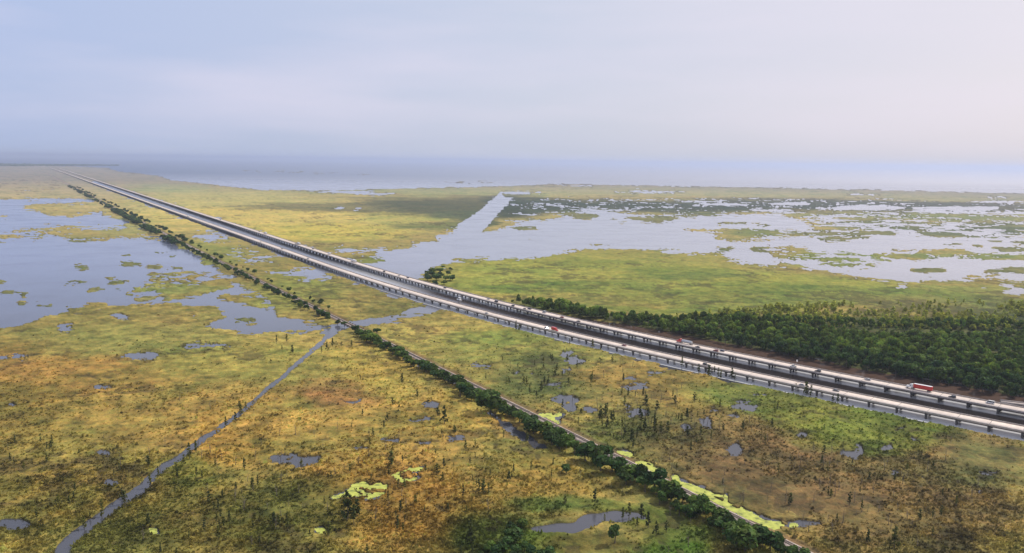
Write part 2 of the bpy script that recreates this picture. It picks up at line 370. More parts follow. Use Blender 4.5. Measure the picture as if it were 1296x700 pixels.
for e in [(1060, 274, 45, 1.2), (1210, 264, 60, 3), (1100, 263, 50, 3.2), (1000, 258, 30, 2), (1040, 283, 10, 1), (1240, 296, 28, 2), (1255, 291, 16, 1.2), (1200, 283, 14, 1.4), (1205, 288, 12, 1.4), (1192, 277, 8, 1), (1220, 281, 6, .8), (1160, 279, 18, 1), (920, 259, 40, 1.6), (880, 255, 30, 1),
          (850, 263, 24, 1.2), (760, 257, 30, 1.3), (700, 260, 22, 1.2), (690, 266, 14, .8), (980, 266, 40, 1.4), (1110, 252, 30, .8), (1260, 250, 20, .8)]: El(.1, *e)
El(.1, 1300, 367, 28, 3.6); El(.15, 1243, 365, 10, 1.2); El(.1, 1142, 362, 6, 1.2); El(.2, 1100, 330.5, 18, 1.2); El(.1, 1275, 362, 9, 1)
# narrow canal left of the railway, and its continuation
band(1, [(432, 413), (415, 427), (400, 440), (378, 459), (359, 476), (336, 494), (305, 523), (278, 542), (259, 554), (228, 579), (205, 592), (178, 619), (139, 646), (112, 667), (86, 687), (78, 700), (68, 730), (40, 790)],
     [3, 2.8, 2.6, 2.5, 2.6, 2.8, 3.2, 3.6, 4., 4., 4.6, 5.4, 6.8, 8, 8.4, 10, 14, 18], on=canal)
band(1, [(639, 249.5), (625, 263), (608, 280), (586, 296)], [8, 9, 11, 14], on=canal)
# ditch below the railway trees
band(.2, [(600, 506), (622, 524), (640, 539), (660, 552), (681, 563), (700, 572)], [1.5, 2, 3.2, 3, 3.2, 2])
band(.3, [(512, 452), (545, 468), (580, 488)], 1.5)
# right of the railway
P(.35, (586, 477), (598, 477), (612, 486), (616, 490), (600, 490)); P(.45, (612, 481), (640, 480), (642, 484), (616, 485)); P(.35, (634, 492), (642, 496), (650, 506), (640, 504))
# ponds of the near marsh: (cx, cy, rx, ry, wetness)
for cx, cy, rx, ry, v in [(374, 583, 30, 6.5, 0), (395, 579, 14, 3, 0), (15, 453, 18, 1.8, .15), (176, 450, 22, 1.8, .2), (263, 437, 28, 2.4, .12), (132, 491, 12, 1.8, .3), (20, 514, 14, 1.5, .3), (127, 574, 9, 2, .15), (140, 612, 6, 3.2, .1), (18, 664, 22, 5, .25),
        (530, 533, 16, 3.2, .15), (444, 509, 14, 1.6, .3), (546, 513, 10, 3, .3), (494, 558, 10, 2, .3), (537, 560, 10, 1.8, .3), (576, 555, 10, 2, .3), (455, 568, 10, 2, .35), (718, 448, 10, 3, .1), (728, 457, 11, 3.4, .1), (717, 468, 7, 2, .3), (803, 489, 18, 4.5, .08), (798, 479, 8, 1.6, .2),
        (712, 505, 18, 5, .33), (720, 515, 8, 5, .15), (747, 519, 9, 2.2, .1), (806, 523.5, 12, 3.2, .15), (795, 515, 4, 2.5, .15), (942, 514, 17, 6, .22), (925, 526, 8, 2, .2), (894, 537, 8, 7.5, .1), (869, 541, 6, 3, .1), (905, 519, 8, 3, .3), (930, 568, 8, 7, .15), (1084, 573, 9, 9, .2), (1072, 573, 8, 2.4, .15), (1122, 566, 5, 3.4, .05),
        (1141, 543, 7, 2, .05), (1156, 557, 5, 1.3, .1), (1262, 597, 20, 3.4, .15), (1015, 550, 4, 2, .1), (1032, 628, 8, 2.6, .2), (1130, 600, 10, 2.4, .25), (1160, 604, 8, 1.8, .35), (1228, 615, 5, 2, .2), (1018, 663, 22, 4, .2), (1236, 625, 8, 2, .25),
        (870, 464, 14, 2, .45), (830, 472, 10, 1.6, .35), (610, 463, 12, 2.6, .4), (660, 470, 16, 2, .42), (700, 488, 18, 3, .45), (960, 500, 10, 2, .3)]:
    El(v, cx, cy, rx, ry)
P(0, (673, 667), (690, 662), (726, 661), (735, 651), (770, 647), (800, 648), (818, 655), (792, 661), (760, 662), (745, 668), (726, 674), (700, 676), (678, 673))
# corridor under and beside the viaducts
sN = side(CN, WX, WY); sF = side(CF, WX, WY)
farside = 10 + 41 * smooth01(-WY, -900, -770)
cor = (sN > -12.5) & (sF < farside) & (WY < 9300)
wet[cor & (WY < 5200)] = 0
bank = smooth01(-WY, -930, -880)
# ponds overgrown by duckweed: kept as a separate mask, water beneath
duck = np.zeros_like(wet)
def DK(*pts):
    sl, ins = inpoly(pts); duck[sl][ins] = 1; thin[sl][ins] = 0
DK((417, 628), (428, 626), (438, 622), (445, 613), (457, 608), (468, 612), (480, 611), (493, 611), (493, 625), (478, 629), (466, 633), (455, 630), (436, 630), (420, 633))
DK((494, 602), (500, 598), (506, 597), (512, 594), (528, 590.5), (537, 591), (534, 597), (520, 597.5), (508, 598), (508, 604), (519, 606), (532, 604), (524, 608), (512, 611), (507, 615), (499, 611))
DK((396, 669), (408, 667), (420, 675), (418, 679), (404, 676)); DK((188, 669), (198, 668), (200, 675), (192, 679))
DK((777, 571), (786, 570), (800, 573), (803, 580), (797, 580)); DK((802, 585), (812, 583), (824, 584), (828, 591), (838, 594), (842, 601), (832, 602), (818, 597))
DK((849, 601), (859, 601), (862, 609), (872, 612), (890, 618), (905, 625), (921, 627), (924, 636), (938, 641), (955, 650), (970, 658), (990, 661), (994, 667), (980, 671), (962, 664), (940, 655), (918, 643), (896, 632), (872, 622), (852, 612))
DK((677, 525), (688, 522), (711, 522), (712, 527), (700, 529), (710, 534), (708, 538), (694, 530)); DK((1000, 661), (1012, 664), (1008, 668), (998, 667)) 

# railway embankment stays dry
sR = side(CRL, WX, WY)
rail_on = (WY < 7600)
xing = (WY > 745) & (WY < 800)
wet[(np.abs(sR) < 7) & rail_on & ~xing & (WY < 2600)] = 1.25
wet[(np.abs(sR) < 5) & rail_on & (WY >= 2600)] = 1.2

def blur(a, k=1):
    for _ in range(k):
        a = np.concatenate([a[:1], a, a[-1:]], 0); a = (a[:-2] + 2 * a[1:-1] + a[2:]) / 4
        a = np.concatenate([a[:, :1], a, a[:, -1:]], 1); a = (a[:, :-2] + 2 * a[:, 1:-1] + a[:, 2:]) / 4
    return a
wf = blur(wet, 11); wt = blur(thin, 6); wi = blur(isl, 6); wc = blur(canal, 3)
nz = fbm(WX, WY, (90, 50, 28, 16, 10, 6, 3.6), 3, D, .93, .0012)
amp = np.where(cor, .12, 1.9 - .75 * smooth01(D, 1500, 3200) - .6 * smooth01(D, 3200, 4500))
amp = np.where(np.abs(sR) < 9, .15, amp)
ns = fbm(WX, WY, (18, 10, 6, 3.4, 1.8), 303, D, .95, .0012)
nzs = np.where(D < 900, ns * 1.7 + nz * .5, nz * (1.7 - .8 * smooth01(D, 1500, 3500))) * np.where(np.abs(sR) < 9, .1, 1)
field = wf - .5 + nz * amp
field = np.where(wf > .985, np.maximum(field, .07), field); field = np.where(wf < .015, np.minimum(field, -.07), field)
fi = wi - .42 + nzs * (wi > .02); fi = np.where(wi < .02, -9, fi); field = np.maximum(field, np.where(cor, -9, fi))
ft = wt - .60 + nzs * .9; ft = np.where(wt > .985, 9, ft); field = np.minimum(field, ft)
fc = .52 - wc + ns * .75 + nz * .15; field = np.where((wc > .02) & (np.abs(sR) > 0), np.minimum(field, fc), field)
fl = blur(field, 0)
landness = np.clip(fl * 5, -1, 1)
relief = np.abs(fbm(WX, WY, (14, 7, 3.5, 1.8), 31)) * 1.1 + (fbm(WX, WY, (3, 1.4), 43)) * .3
near_amt = np.clip(1.6 - D / 1500, .25, 1)
Z = np.where(fl > 0, .06 + .45 * landness + relief * near_amt * np.clip(landness * 1.5, 0, 1), .9 * np.clip(landness, -1, 0) - .05)
Z = np.where((np.abs(sR) < 6) & rail_on & (fl > 0), .35, Z)

# --- colours
def blob(c, cx, cy, rx, ry, rgb, a=1., hard=1.):
    ux, uy = unroll(cx, cy)
    q = ((GXw - ux) / rx) ** 2 + ((GYw - uy) / ry) ** 2
    w = np.clip(1.35 - q * 1.0, 0, 1) * a
    w = (w * w * (3 - 2 * np.clip(w, 0, 1)))[..., None] if a == 1 else w[..., None]
    c += (lin(rgb).astype(np.float32) - c) * w
wob = fbm(WX, WY, (400, 180, 80, 36, 16, 8), 77, D); wob2 = fbm(WX, WY, (300, 120, 50, 20, 9), 91, D)
GXw = GX + wob * 70; GYw = GY + wob2 * 22 * np.clip(D / 500, .3, 1) * np.clip(600 / D, .15, 1) * 1.6
C = np.empty((NR, NC, 3), np.float32); C[:] = lin((138, 124, 62))
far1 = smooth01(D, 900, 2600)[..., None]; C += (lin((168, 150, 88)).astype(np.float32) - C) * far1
gold, green, olive, brown, dgreen, lime = (147, 120, 55), (96, 104, 44), (118, 112, 50), (104, 84, 54), (60, 76, 44), (110, 124, 44)
for b_ in [(120, 520, 230, 95, gold), (60, 470, 150, 40, (158, 122, 56)), (320, 460, 120, 28, (140, 130, 58)), (170, 430, 140, 20, (132, 128, 62)), (470, 560, 180, 80, gold), (470, 470, 60, 40, (150, 130, 56)), (420, 500, 60, 16, (136, 98, 56)),
           (520, 640, 130, 60, (150, 112, 46)), (700, 610, 70, 40, (150, 122, 52)), (590, 520, 70, 40, (142, 118, 52)), (300, 560, 60, 40, (170, 130, 50)), (330, 540, 60, 50, gold),
           (90, 590, 130, 45, (116, 108, 50)), (60, 640, 150, 60, (128, 108, 50)), (250, 650, 130, 60, (122, 106, 48)), (380, 660, 90, 50, (104, 98, 44)), (150, 690, 90, 30, (108, 106, 48)), (240, 600, 40, 22, (112, 110, 44)),
           (520, 430, 70, 16, (140, 130, 62)), (640, 440, 130, 22, (124, 120, 56)), (620, 425, 90, 12, (116, 120, 52)), (600, 470, 70, 18, (128, 116, 56)), (730, 480, 90, 30, (122, 108, 56)), (680, 470, 60, 28, (84, 92, 48)),
           (820, 470, 110, 22, (136, 112, 54)), (780, 545, 70, 32, (92, 96, 46)), (840, 530, 60, 26, (88, 86, 46)), (880, 500, 70, 24, (126, 108, 52)), (960, 495, 90, 24, (104, 114, 48)), (940, 560, 130, 50, (112, 92, 56)), (1000, 600, 160, 60, brown),
           (1150, 620, 200, 80, (116, 94, 58)), (1100, 535, 110, 28, (96, 110, 36)), (1060, 520, 90, 20, (106, 116, 42)), (1180, 548, 70, 18, (100, 106, 40)), (1000, 510, 50, 22, (112, 112, 44)), (1270, 590, 60, 30, (98, 92, 52)), (1250, 560, 60, 16, (122, 104, 60)), (1130, 690, 120, 40, (108, 90, 52)),
           (700, 690, 60, 20, (88, 110, 30)), (640, 680, 60, 34, (70, 84, 34)), (750, 640, 60, 10, (86, 100, 40)), (830, 650, 70, 18, (104, 110, 42)), (870, 685, 60, 24, (84, 98, 36)), (760, 690, 60, 16, (100, 92, 42)), (700, 640, 40, 12, (90, 104, 44)), (860, 700, 60, 14, (90, 116, 34)),
           # mid left
           (60, 240, 150, 14, (176, 158, 112)), (120, 262, 60, 8, (186, 164, 104)), (200, 270, 60, 22, (182, 168, 98)), (170, 285, 60, 10, (150, 148, 86)), (260, 320, 60, 18, (140, 140, 66)), (380, 370, 60, 26, (130, 132, 58)), (440, 385, 60, 16, (142, 126, 62)), (230, 365, 90, 10, (128, 132, 66)),
           # beyond the viaduct, left half
           (330, 275, 180, 18, (196, 172, 86)), (430, 295, 110, 14, (190, 172, 70)), (280, 250, 130, 12, (176, 164, 98)), (500, 275, 60, 10, (170, 160, 80)), (470, 330, 30, 9, (112, 122, 52)), (210, 238, 60, 6, (156, 160, 100)),
           (560, 261, 130, 14, (62, 72, 50)), (450, 263, 150, 8, (84, 86, 58)), (380, 262, 90, 5, (126, 118, 76)), (585, 275, 50, 10, (82, 92, 60)), (560, 288, 50, 5, (110, 116, 60)), (540, 243, 200, 5, (150, 152, 92)),  # leading dark blobs paint a cloud shadow into the marsh colour
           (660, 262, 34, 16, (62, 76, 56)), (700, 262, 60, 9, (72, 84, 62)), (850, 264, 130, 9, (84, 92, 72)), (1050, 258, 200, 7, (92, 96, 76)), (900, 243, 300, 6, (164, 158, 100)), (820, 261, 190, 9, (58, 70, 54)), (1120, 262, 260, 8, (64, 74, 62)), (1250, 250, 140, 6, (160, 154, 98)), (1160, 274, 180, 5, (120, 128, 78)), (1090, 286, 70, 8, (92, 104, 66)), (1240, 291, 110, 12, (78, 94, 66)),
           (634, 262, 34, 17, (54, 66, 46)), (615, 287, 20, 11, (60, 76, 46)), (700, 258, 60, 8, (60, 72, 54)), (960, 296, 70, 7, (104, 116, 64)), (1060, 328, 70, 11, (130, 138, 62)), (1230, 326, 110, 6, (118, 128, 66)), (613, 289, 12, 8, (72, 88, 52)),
           # the green meadow right of the viaduct
           (760, 350, 230, 34, (146, 144, 58)), (640, 350, 70, 24, (140, 142, 56)), (760, 336, 90, 8, (126, 132, 52)), (850, 345, 70, 8, (112, 122, 48)), (740, 365, 150, 9, (106, 122, 46)), (900, 370, 160, 18, (134, 136, 56)), (1000, 360, 150, 16, (140, 142, 54)), (1060, 375, 170, 10, (110, 122, 46)), (880, 352, 60, 6, (100, 112, 48)), (1150, 385, 170, 16, (112, 124, 48)), (1230, 365, 90, 8, (122, 128, 58)), (980, 388, 150, 10, (126, 130, 52)), (1200, 392, 120, 10, (128, 122, 62)),
           (800, 395, 200, 7, (112, 124, 46)), (1290, 400, 60, 20, (104, 112, 54))]:
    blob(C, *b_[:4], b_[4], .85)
im_ = (np.clip(wi * 3, 0, 1) * (D > 800))[..., None]; C += (lin((96, 104, 64)).astype(np.float32) - C) * im_ * .7
# forest floor and channel banks
sl, ins = inpoly([(645, 380), (700, 388), (760, 396), (830, 403), (900, 404), (960, 400), (1100, 402), (1296, 398), (1900, 420), (1900, 620), (1400, 530), (1296, 505), (1136, 478), (980, 448), (860, 425), (780, 410), (700, 394)])
fm = np.zeros_like(wet); fm[sl][ins] = 1; fm = blur(fm, 8)[..., None]
C += (lin((58, 70, 40)).astype(np.float32) - C) * fm * .85
# patchiness of tussocks at several scales (yellow against green against bare brown)
p1 = fbm(WX, WY, (120, 50, 22, 10), 201, D)[..., None]; p2 = fbm(WX, WY, (9, 4.5, 2.4), 222, D)[..., None]; p3 = fbm(WX, WY, (60, 26, 12, 6), 241, D)[..., None]
C += (lin((134, 126, 124)).astype(np.float32) - C) * (smooth01(D, 3000, 6800) * .85)[..., None]  # distance haze painted into the far ground as a lavender-grey tint
far_ = (1 - .55 * smooth01(D, 700, 1600))[..., None]
C *= 1 + .5 * far_ * p1 * np.array([1.0, .85, .7], np.float32)
C *= np.clip(1 + .85 * far_ * p2 * np.array([1, .95, .85], np.float32), .4, 1.8)
gm = np.clip((p3 - .1) * 3, 0, .48); C += (C * np.array([.52, .74, .7], np.float32) - C) * gm
C = np.clip(C, .008, .8)
lum = (C * np.array([.3, .6, .1], np.float32)).sum(-1, keepdims=True); C += (lum * np.array([1.02, 1., .9], np.float32) - C) * .09
rim = np.clip(1 - np.abs(fl - .03) / .13, 0, 1)[..., None] * (fl < .18)[..., None]
C += (lin((62, 54, 42)).astype(np.float32) - C) * rim * .75
rm2 = ((ft < .34) & (fl > 0) & (D < 950))[..., None]; C += (lin((44, 36, 28)).astype(np.float32) - C) * rm2 * np.clip(1 - ft / .34, 0, 1)[..., None] * .9
C += (lin((112, 90, 74)).astype(np.float32) - C) * (smooth01(-np.abs(sR), -9, -4.5) * rail_on)[..., None] * .7
# colour factor: nearest ground slightly lighter than the rest
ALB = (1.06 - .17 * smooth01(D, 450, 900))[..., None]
idx = np.arange(NR * NC).reshape(NR, NC)
quads = np.stack([idx[:-1, :-1], idx[1:, :-1], idx[1:, 1:], idx[:-1, 1:]], -1).reshape(-1, 4)
keep = (np.maximum.reduce([fl[:-1, :-1], fl[1:, :-1], fl[1:, 1:], fl[:-1, 1:]]) > -.35).ravel()
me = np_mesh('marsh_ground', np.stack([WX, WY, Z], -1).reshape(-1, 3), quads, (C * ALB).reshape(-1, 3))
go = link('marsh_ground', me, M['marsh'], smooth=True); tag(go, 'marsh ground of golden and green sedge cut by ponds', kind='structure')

w = MB(); w.bm.verts.new((-90000, -2000, 0)); w.bm.verts.new((90000, -2000, 0)); w.bm.verts.new((90000, 120000, 0)); w.bm.verts.new((-90000, 120000, 0))
w.bm.verts.ensure_lookup_table(); w.bm.faces.new(w.bm.verts[:])
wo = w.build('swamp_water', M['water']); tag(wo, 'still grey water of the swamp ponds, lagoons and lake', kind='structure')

# muddy channel sheet along the viaducts, with dark and bright reflections painted in
pn_, s_ = path(CN, 300, 5000, 25)
ts = np.linspace(0, 1, 25)
V = []; A = []
for (x, y) in pn_:
    k = slope_cos(CN, y); w0 = -13
    sep_ = (curve(CF, y) - curve(CN, y)) * k
    far_w = 10 + 41 * float(smooth01(-y, -900, -770))
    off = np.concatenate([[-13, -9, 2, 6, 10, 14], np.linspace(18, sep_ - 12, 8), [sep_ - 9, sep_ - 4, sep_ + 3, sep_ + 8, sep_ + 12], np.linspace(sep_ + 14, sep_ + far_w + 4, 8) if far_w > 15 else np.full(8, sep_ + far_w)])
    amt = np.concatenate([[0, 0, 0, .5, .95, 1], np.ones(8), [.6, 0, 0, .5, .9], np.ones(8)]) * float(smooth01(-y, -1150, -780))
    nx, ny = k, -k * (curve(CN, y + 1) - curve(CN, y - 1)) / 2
    dk = np.array([0, 0, 0, 0, 0, 0, .1, .4, .8, 1, 1, 1, 1, 1, .5, 0, 0, .9, 1] + [.8, .5, .3, .15, 0, 0, 0, 0]) * float(smooth01(-y, -1150, -780))  # dark reflection beside the far viaduct, painted into the water colour
    for o_, a_, d_ in zip(off, amt, dk): V.append((x + nx * o_, y + ny * o_, .004)); A.append((a_, d_, max(0., 1 - a_ - d_) * float(smooth01(-y, -1400, -900)) * .8))  # third channel paints bright sky reflection under the decks
nc = len(off); nr = len(pn_); ii = np.arange(nr * nc).reshape(nr, nc)
q = np.stack([ii[:-1, :-1], ii[:-1, 1:], ii[1:, 1:], ii[1:, :-1]], -1).reshape(-1, 4)
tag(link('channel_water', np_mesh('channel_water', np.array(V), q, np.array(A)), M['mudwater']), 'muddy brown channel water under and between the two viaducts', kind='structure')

# duckweed mats floating on ponds
db = blur(duck, 2) - .36 + fbm(WX, WY, (14, 7, 3.5, 1.8, 1.), 55, None, .95) * .75 * (blur(duck, 2) > .02)
dm = (db > 0).astype(bool)
cellm = (dm[:-1, :-1] & dm[1:, :-1] & dm[1:, 1:] & dm[:-1, 1:]).ravel()
dq = quads[cellm]; used, inv = np.unique(dq, return_inverse=True)
dv = np.stack([WX.ravel()[used], WY.ravel()[used], np.full(len(used), .03)], -1)
tag(link('duckweed', np_mesh('duckweed', dv, inv.reshape(-1, 4)), M['duck']), 'bright yellow green duckweed floating over the ponds', 'duckweed', kind='stuff')

def field_at(x, y):
    """land field and colour at plan position"""
    r = np.asarray(x) / np.asarray(y)  # inverse of ground()
    fwd = 1.0; t = -H / np.asarray(y)
    u = (math.sin(PITCH) + t * math.cos(PITCH)) / (math.cos(PITCH) - t * math.sin(PITCH))
    yr = CY - u * F
    k = (math.cos(PITCH) + u * math.sin(PITCH))
    xr = CX + r * k * F
    j = np.clip(np.searchsorted(xs, xr), 0, NC - 1); i = np.clip(np.searchsorted(ys, yr), 0, NR - 1)
    return i, j

# ------------------------------------------------------------------ VEGETATION
def leaf_cloud(rs, pts, nrm, size, col):
    """square-ish leaf clumps at pts, facing roughly nrm; returns V,F,C"""
    n = len(pts)
    d = nrm + rs.normal(0, .55, (n, 3)); d /= np.linalg.norm(d, axis=1)[:, None] + 1e-6
    a = np.cross(d, rs.normal(0, 1, (n, 3))); a /= np.linalg.norm(a, axis=1)[:, None] + 1e-6
    b_ = np.cross(d, a); s = (size * rs.uniform(.55, 1.3, n))[:, None]
    q = np.stack([pts - a * s - b_ * s * .6, pts + a * s * .7 - b_ * s, pts + a * s + b_ * s * .8, pts - a * s * .6 + b_ * s], 1).reshape(-1, 3)
    return q, np.arange(4 * n).reshape(n, 4), np.repeat(col, 4, 0)
def crown_broad(seed, r=3.2, h=7., n=340, base=1.2, size=.55, lobes=9, col=(.05, .075, .025)):
    rs = np.random.default_rng(seed); P_, Nn, Cc = [], [], []
    for i in range(lobes):
        an = rs.uniform(0, 6.28); rr = r * .62 * math.sqrt(rs.uniform(0, 1)); zc = base + (h - base) * rs.uniform(.3, .82) * (1 - .25 * rr / r)
        lr = r * rs.uniform(.32, .55); c0 = np.array([rr * math.cos(an), rr * math.sin(an), zc])
        m_ = n // lobes; d = rs.normal(0, 1, (m_, 3)); d /= np.linalg.norm(d, axis=1)[:, None]; d[:, 2] = np.where(d[:, 2] < -.35, -d[:, 2], d[:, 2])
        rad = lr * rs.uniform(.62, 1.08, m_)[:, None]
        p = c0 + d * rad * [1, 1, .8]; p[:, 2] = np.clip(p[:, 2], .2, h * 1.05)
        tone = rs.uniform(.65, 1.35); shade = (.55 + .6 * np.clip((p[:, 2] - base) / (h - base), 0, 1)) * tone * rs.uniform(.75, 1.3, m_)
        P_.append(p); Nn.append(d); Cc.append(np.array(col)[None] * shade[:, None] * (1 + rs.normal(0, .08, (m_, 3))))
    return leaf_cloud(rs, np.concatenate(P_), np.concatenate(Nn), size, np.clip(np.concatenate(Cc), .004, .5))
def crown_cypress(seed, r=1.3, h=8., n=120, base=1.6, size=.34, col=(.05, .055, .024), gap=.3):
    rs = np.random.default_rng(seed); nl = 13; P_, Nn, Sh = [], [], []
    for i in range(nl):
        t = (i + rs.uniform(0, .9)) / nl; an = i * 2.4 + rs.uniform(-.7, .7); rr = r * (1 - t) ** .45 * rs.uniform(.15, 1.0); m_ = max(4, n // nl)
        c0 = np.array([rr * math.cos(an) * .7, rr * math.sin(an) * .7, base + (h - base) * t])
        d = rs.normal(0, 1, (m_, 3)); d /= np.linalg.norm(d, axis=1)[:, None]
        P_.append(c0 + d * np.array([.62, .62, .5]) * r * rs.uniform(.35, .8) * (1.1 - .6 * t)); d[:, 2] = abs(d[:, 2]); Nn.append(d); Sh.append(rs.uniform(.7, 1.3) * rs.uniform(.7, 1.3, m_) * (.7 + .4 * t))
    p = np.concatenate(P_); p[:, 2] = np.clip(p[:, 2], .3, h)
    return leaf_cloud(rs, p, np.concatenate(Nn), size, np.array(col)[None] * np.concatenate(Sh)[:, None])
def stem(mb_, h, r, seed, lean=.03, branches=0, bl=1.):
    rs = random.Random(seed); px_ = py_ = 0; segs = 5; rings = []
    for i in range(segs + 1):
        t = i / segs; rr = r * (1 - .85 * t) + (r * .6 * max(0, .15 - t) / .15)
        ring = [mb_.bm.verts.new((px_ + rr * math.cos(a_), py_ + rr * math.sin(a_), -.6 + (h + .6) * t)) for a_ in np.linspace(0, 6.283, 6, endpoint=False)]
        rings.append(ring); px_ += rs.uniform(-1, 1) * lean * h; py_ += rs.uniform(-1, 1) * lean * h
    for a_, b_ in zip(rings, rings[1:]):
        for i in range(6): mb_.bm.faces.new((a_[i], a_[(i + 1) % 6], b_[(i + 1) % 6], b_[i]))
    for k in range(branches):
        t = rs.uniform(.35, .92); z0 = h * t; an = rs.uniform(0, 6.28); L_ = bl * (1.1 - t) * rs.uniform(.6, 1.3) + .2; rr = r * .35 * (1.1 - t)+.015
        ring = rings[min(segs, int(t * segs))]; cx_ = sum(v.co.x for v in ring) / 6; cy_ = sum(v.co.y for v in ring) / 6
        e = (cx_ + L_ * math.cos(an), cy_ + L_ * math.sin(an), z0 + L_ * rs.uniform(.2, .9))
        o3 = [mb_.bm.verts.new((cx_ + rr * math.cos(q_), cy_ + rr * math.sin(q_), z0 + rr * math.sin(q_ * 1.7))) for q_ in (0, 2.1, 4.2)]
        tip = mb_.bm.verts.new(e)
        for i in range(3): mb_.bm.faces.new((o3[i], o3[(i + 1) % 3], tip))
    return mb_

def place_ok(x, y, thr=.0):
    i, j = field_at(x, y); return fl[i, j] > thr
def zat(x, y):
    i, j = field_at(x, y); return float(max(Z[i, j], -.2)) - .05

def tree_kind(name, builder, trunkf, nvar, lmat, tmat):
    out = []
    for k in range(nvar):
        v, f_, c_ = builder(k)
        cm = np_mesh('crown', v, f_, c_); cm.materials.append(lmat)
        tb = trunkf(MB(), k); tm = tb.mesh('trunk'); tm.materials.append(tmat)
        out.append((cm, tm))
    return out
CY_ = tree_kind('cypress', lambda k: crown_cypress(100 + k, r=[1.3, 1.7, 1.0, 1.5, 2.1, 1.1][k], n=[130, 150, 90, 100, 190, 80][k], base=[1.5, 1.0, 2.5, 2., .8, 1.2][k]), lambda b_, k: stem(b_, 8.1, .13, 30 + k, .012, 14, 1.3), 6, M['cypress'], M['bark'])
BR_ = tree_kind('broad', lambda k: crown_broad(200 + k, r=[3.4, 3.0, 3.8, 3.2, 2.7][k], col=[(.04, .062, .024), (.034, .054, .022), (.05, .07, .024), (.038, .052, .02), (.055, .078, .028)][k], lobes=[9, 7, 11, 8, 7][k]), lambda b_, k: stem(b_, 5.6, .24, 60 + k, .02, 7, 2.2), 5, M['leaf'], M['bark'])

def single(cm, tm, name):
    """crown and trunk as one mesh (far, small trees)"""
    bm = bmesh.new(); bm.from_mesh(tm)
    me2 = bpy.data.meshes.new(name)
    nv, nf = len(cm.vertices), len(cm.polygons)
    cv = np.empty(nv * 3, np.float32); cm.vertices.foreach_get('co', cv); cv = cv.reshape(-1, 3)
    cc = np.empty(nv * 4, np.float32); cm.attributes['Col'].data.foreach_get('color', cc); cc = cc.reshape(-1, 4)[:, :3]
    bm.faces.ensure_lookup_table(); bmesh.ops.triangulate(bm, faces=bm.faces[:]); bm.verts.index_update()
    tv = np.array([v.co[:] for v in bm.verts], np.float32); tf = np.array([[v.index for v in f_.verts] for f_ in bm.faces]) ; bm.free()
    tq = np.concatenate([tf, tf[:, 2:3]], 1)
    # a triangle as a quad with a doubled corner is not allowed: split crown quads instead
    cq = np.arange(nv).reshape(-1, 4); ctri = np.concatenate([cq[:, :3], cq[:, [0, 2, 3]]])
    V2 = np.concatenate([cv, tv]); F2 = np.concatenate([ctri, tf + nv])
    m2 = np_mesh(name, V2, F2, np.concatenate([cc, np.full((len(tv), 3), .07, np.float32)]), np.concatenate([np.zeros(len(ctri)), np.ones(len(tf))]))
    m2.materials.append(cm.materials[0]); m2.materials.append(tm.materials[0]); return m2
CY1 = [single(c_, t_, 'cypress_tree') for c_, t_ in CY_]; BR1 = [single(c_, t_, 'broadleaf_tree') for c_, t_ in BR_]
DEAD = []
for k in range(4):
    b_ = stem(MB(), 7.5, .12, 400 + k, .02, 22, 1.5); me = b_.mesh('bare_tree'); me.materials.append(M['dead']); DEAD.append(me)

def put_parts(name, kinds, k, x, y, h, w_, label, cat, group):
    root = empty(name, (x, y, zat(x, y)), random.uniform(0, 6.28)); tag(root, label, cat, group)
    root.scale = (w_, w_, h)
    cm, tm = kinds[k % len(kinds)]
    for nm, me_ in (('crown', cm), ('trunk', tm)):
        o = bpy.data.objects.new(nm, me_); COL.objects.link(o); o.parent = root
    return root
def put_one(name, meshes, k, x, y, h, w_, label, cat, group):
    o = bpy.data.objects.new(name, meshes[k % len(meshes)]); COL.objects.link(o)
    o.location = (x, y, zat(x, y)); o.rotation_euler = (0, 0, random.uniform(0, 6.28)); o.scale = (w_, w_, h)
    return tag(o, label, cat, group)

# --- railway tree belt: (px,py base, height m, width factor)
BELT = 'broadleaf trees in the belt beside the railway'
big = [(404, 400, 8, 1.5), (398, 396, 7, 1.3), (412, 404, 7, 1.2), (427, 411, 6, 1), (436, 413, 6, 1.1), (449, 422, 8, 1.1), (456, 428, 7, 1.2), (463, 430, 9, 1.5), (470, 434, 7, 1.2), (477, 424, 7, 1.5), (485, 444, 6, 1.3), (497, 449, 7, 1.3), (505, 455, 7, 1.3), (520, 465, 9, 1.5),
       (530, 468, 9, 1.5), (540, 472, 6, 1.1), (552, 480, 7, 1.5), (559, 480, 6, 1.3), (570, 487, 6, 1.3), (584, 497, 8, 1.7), (592, 499, 6, 1.3), (602, 503, 6, 1.2), (640, 527, 8, 1.3), (650, 530, 7, 1.3), (660, 537, 7, 1.2), (668, 543, 9, 1.5), (678, 548, 8, 1.3), (690, 553, 10, 1.6), (698, 560, 10, 1.6), (706, 563, 12, 1.8), (716, 570, 10, 1.4),
       (727, 577, 9, 1.4), (741, 585, 11, 1.7), (752, 588, 11, 1.5), (762, 586, 13, 1.8), (775, 598, 9, 1.5), (788, 598, 10, 1.4), (795, 608, 9, 1.4), (808, 612, 11, 1.5), (822, 616, 9, 1.4), (828, 622, 13, 1.7), (838, 628, 9, 1.4), (850, 634, 11, 1.5), (864, 640, 10, 1.4), (876, 648, 9, 1.4), (888, 652, 10, 1.4), (902, 660, 10, 1.4), (914, 664, 8, 1.2),
       (926, 672, 9, 1.2), (938, 682, 10, 1.4), (950, 684, 9, 1.3), (962, 690, 9, 1.3), (975, 700, 10, 1.3), (988, 706, 9, 1.2), (1000, 712, 9, 1.2), (1014, 716, 7, 1.1)]
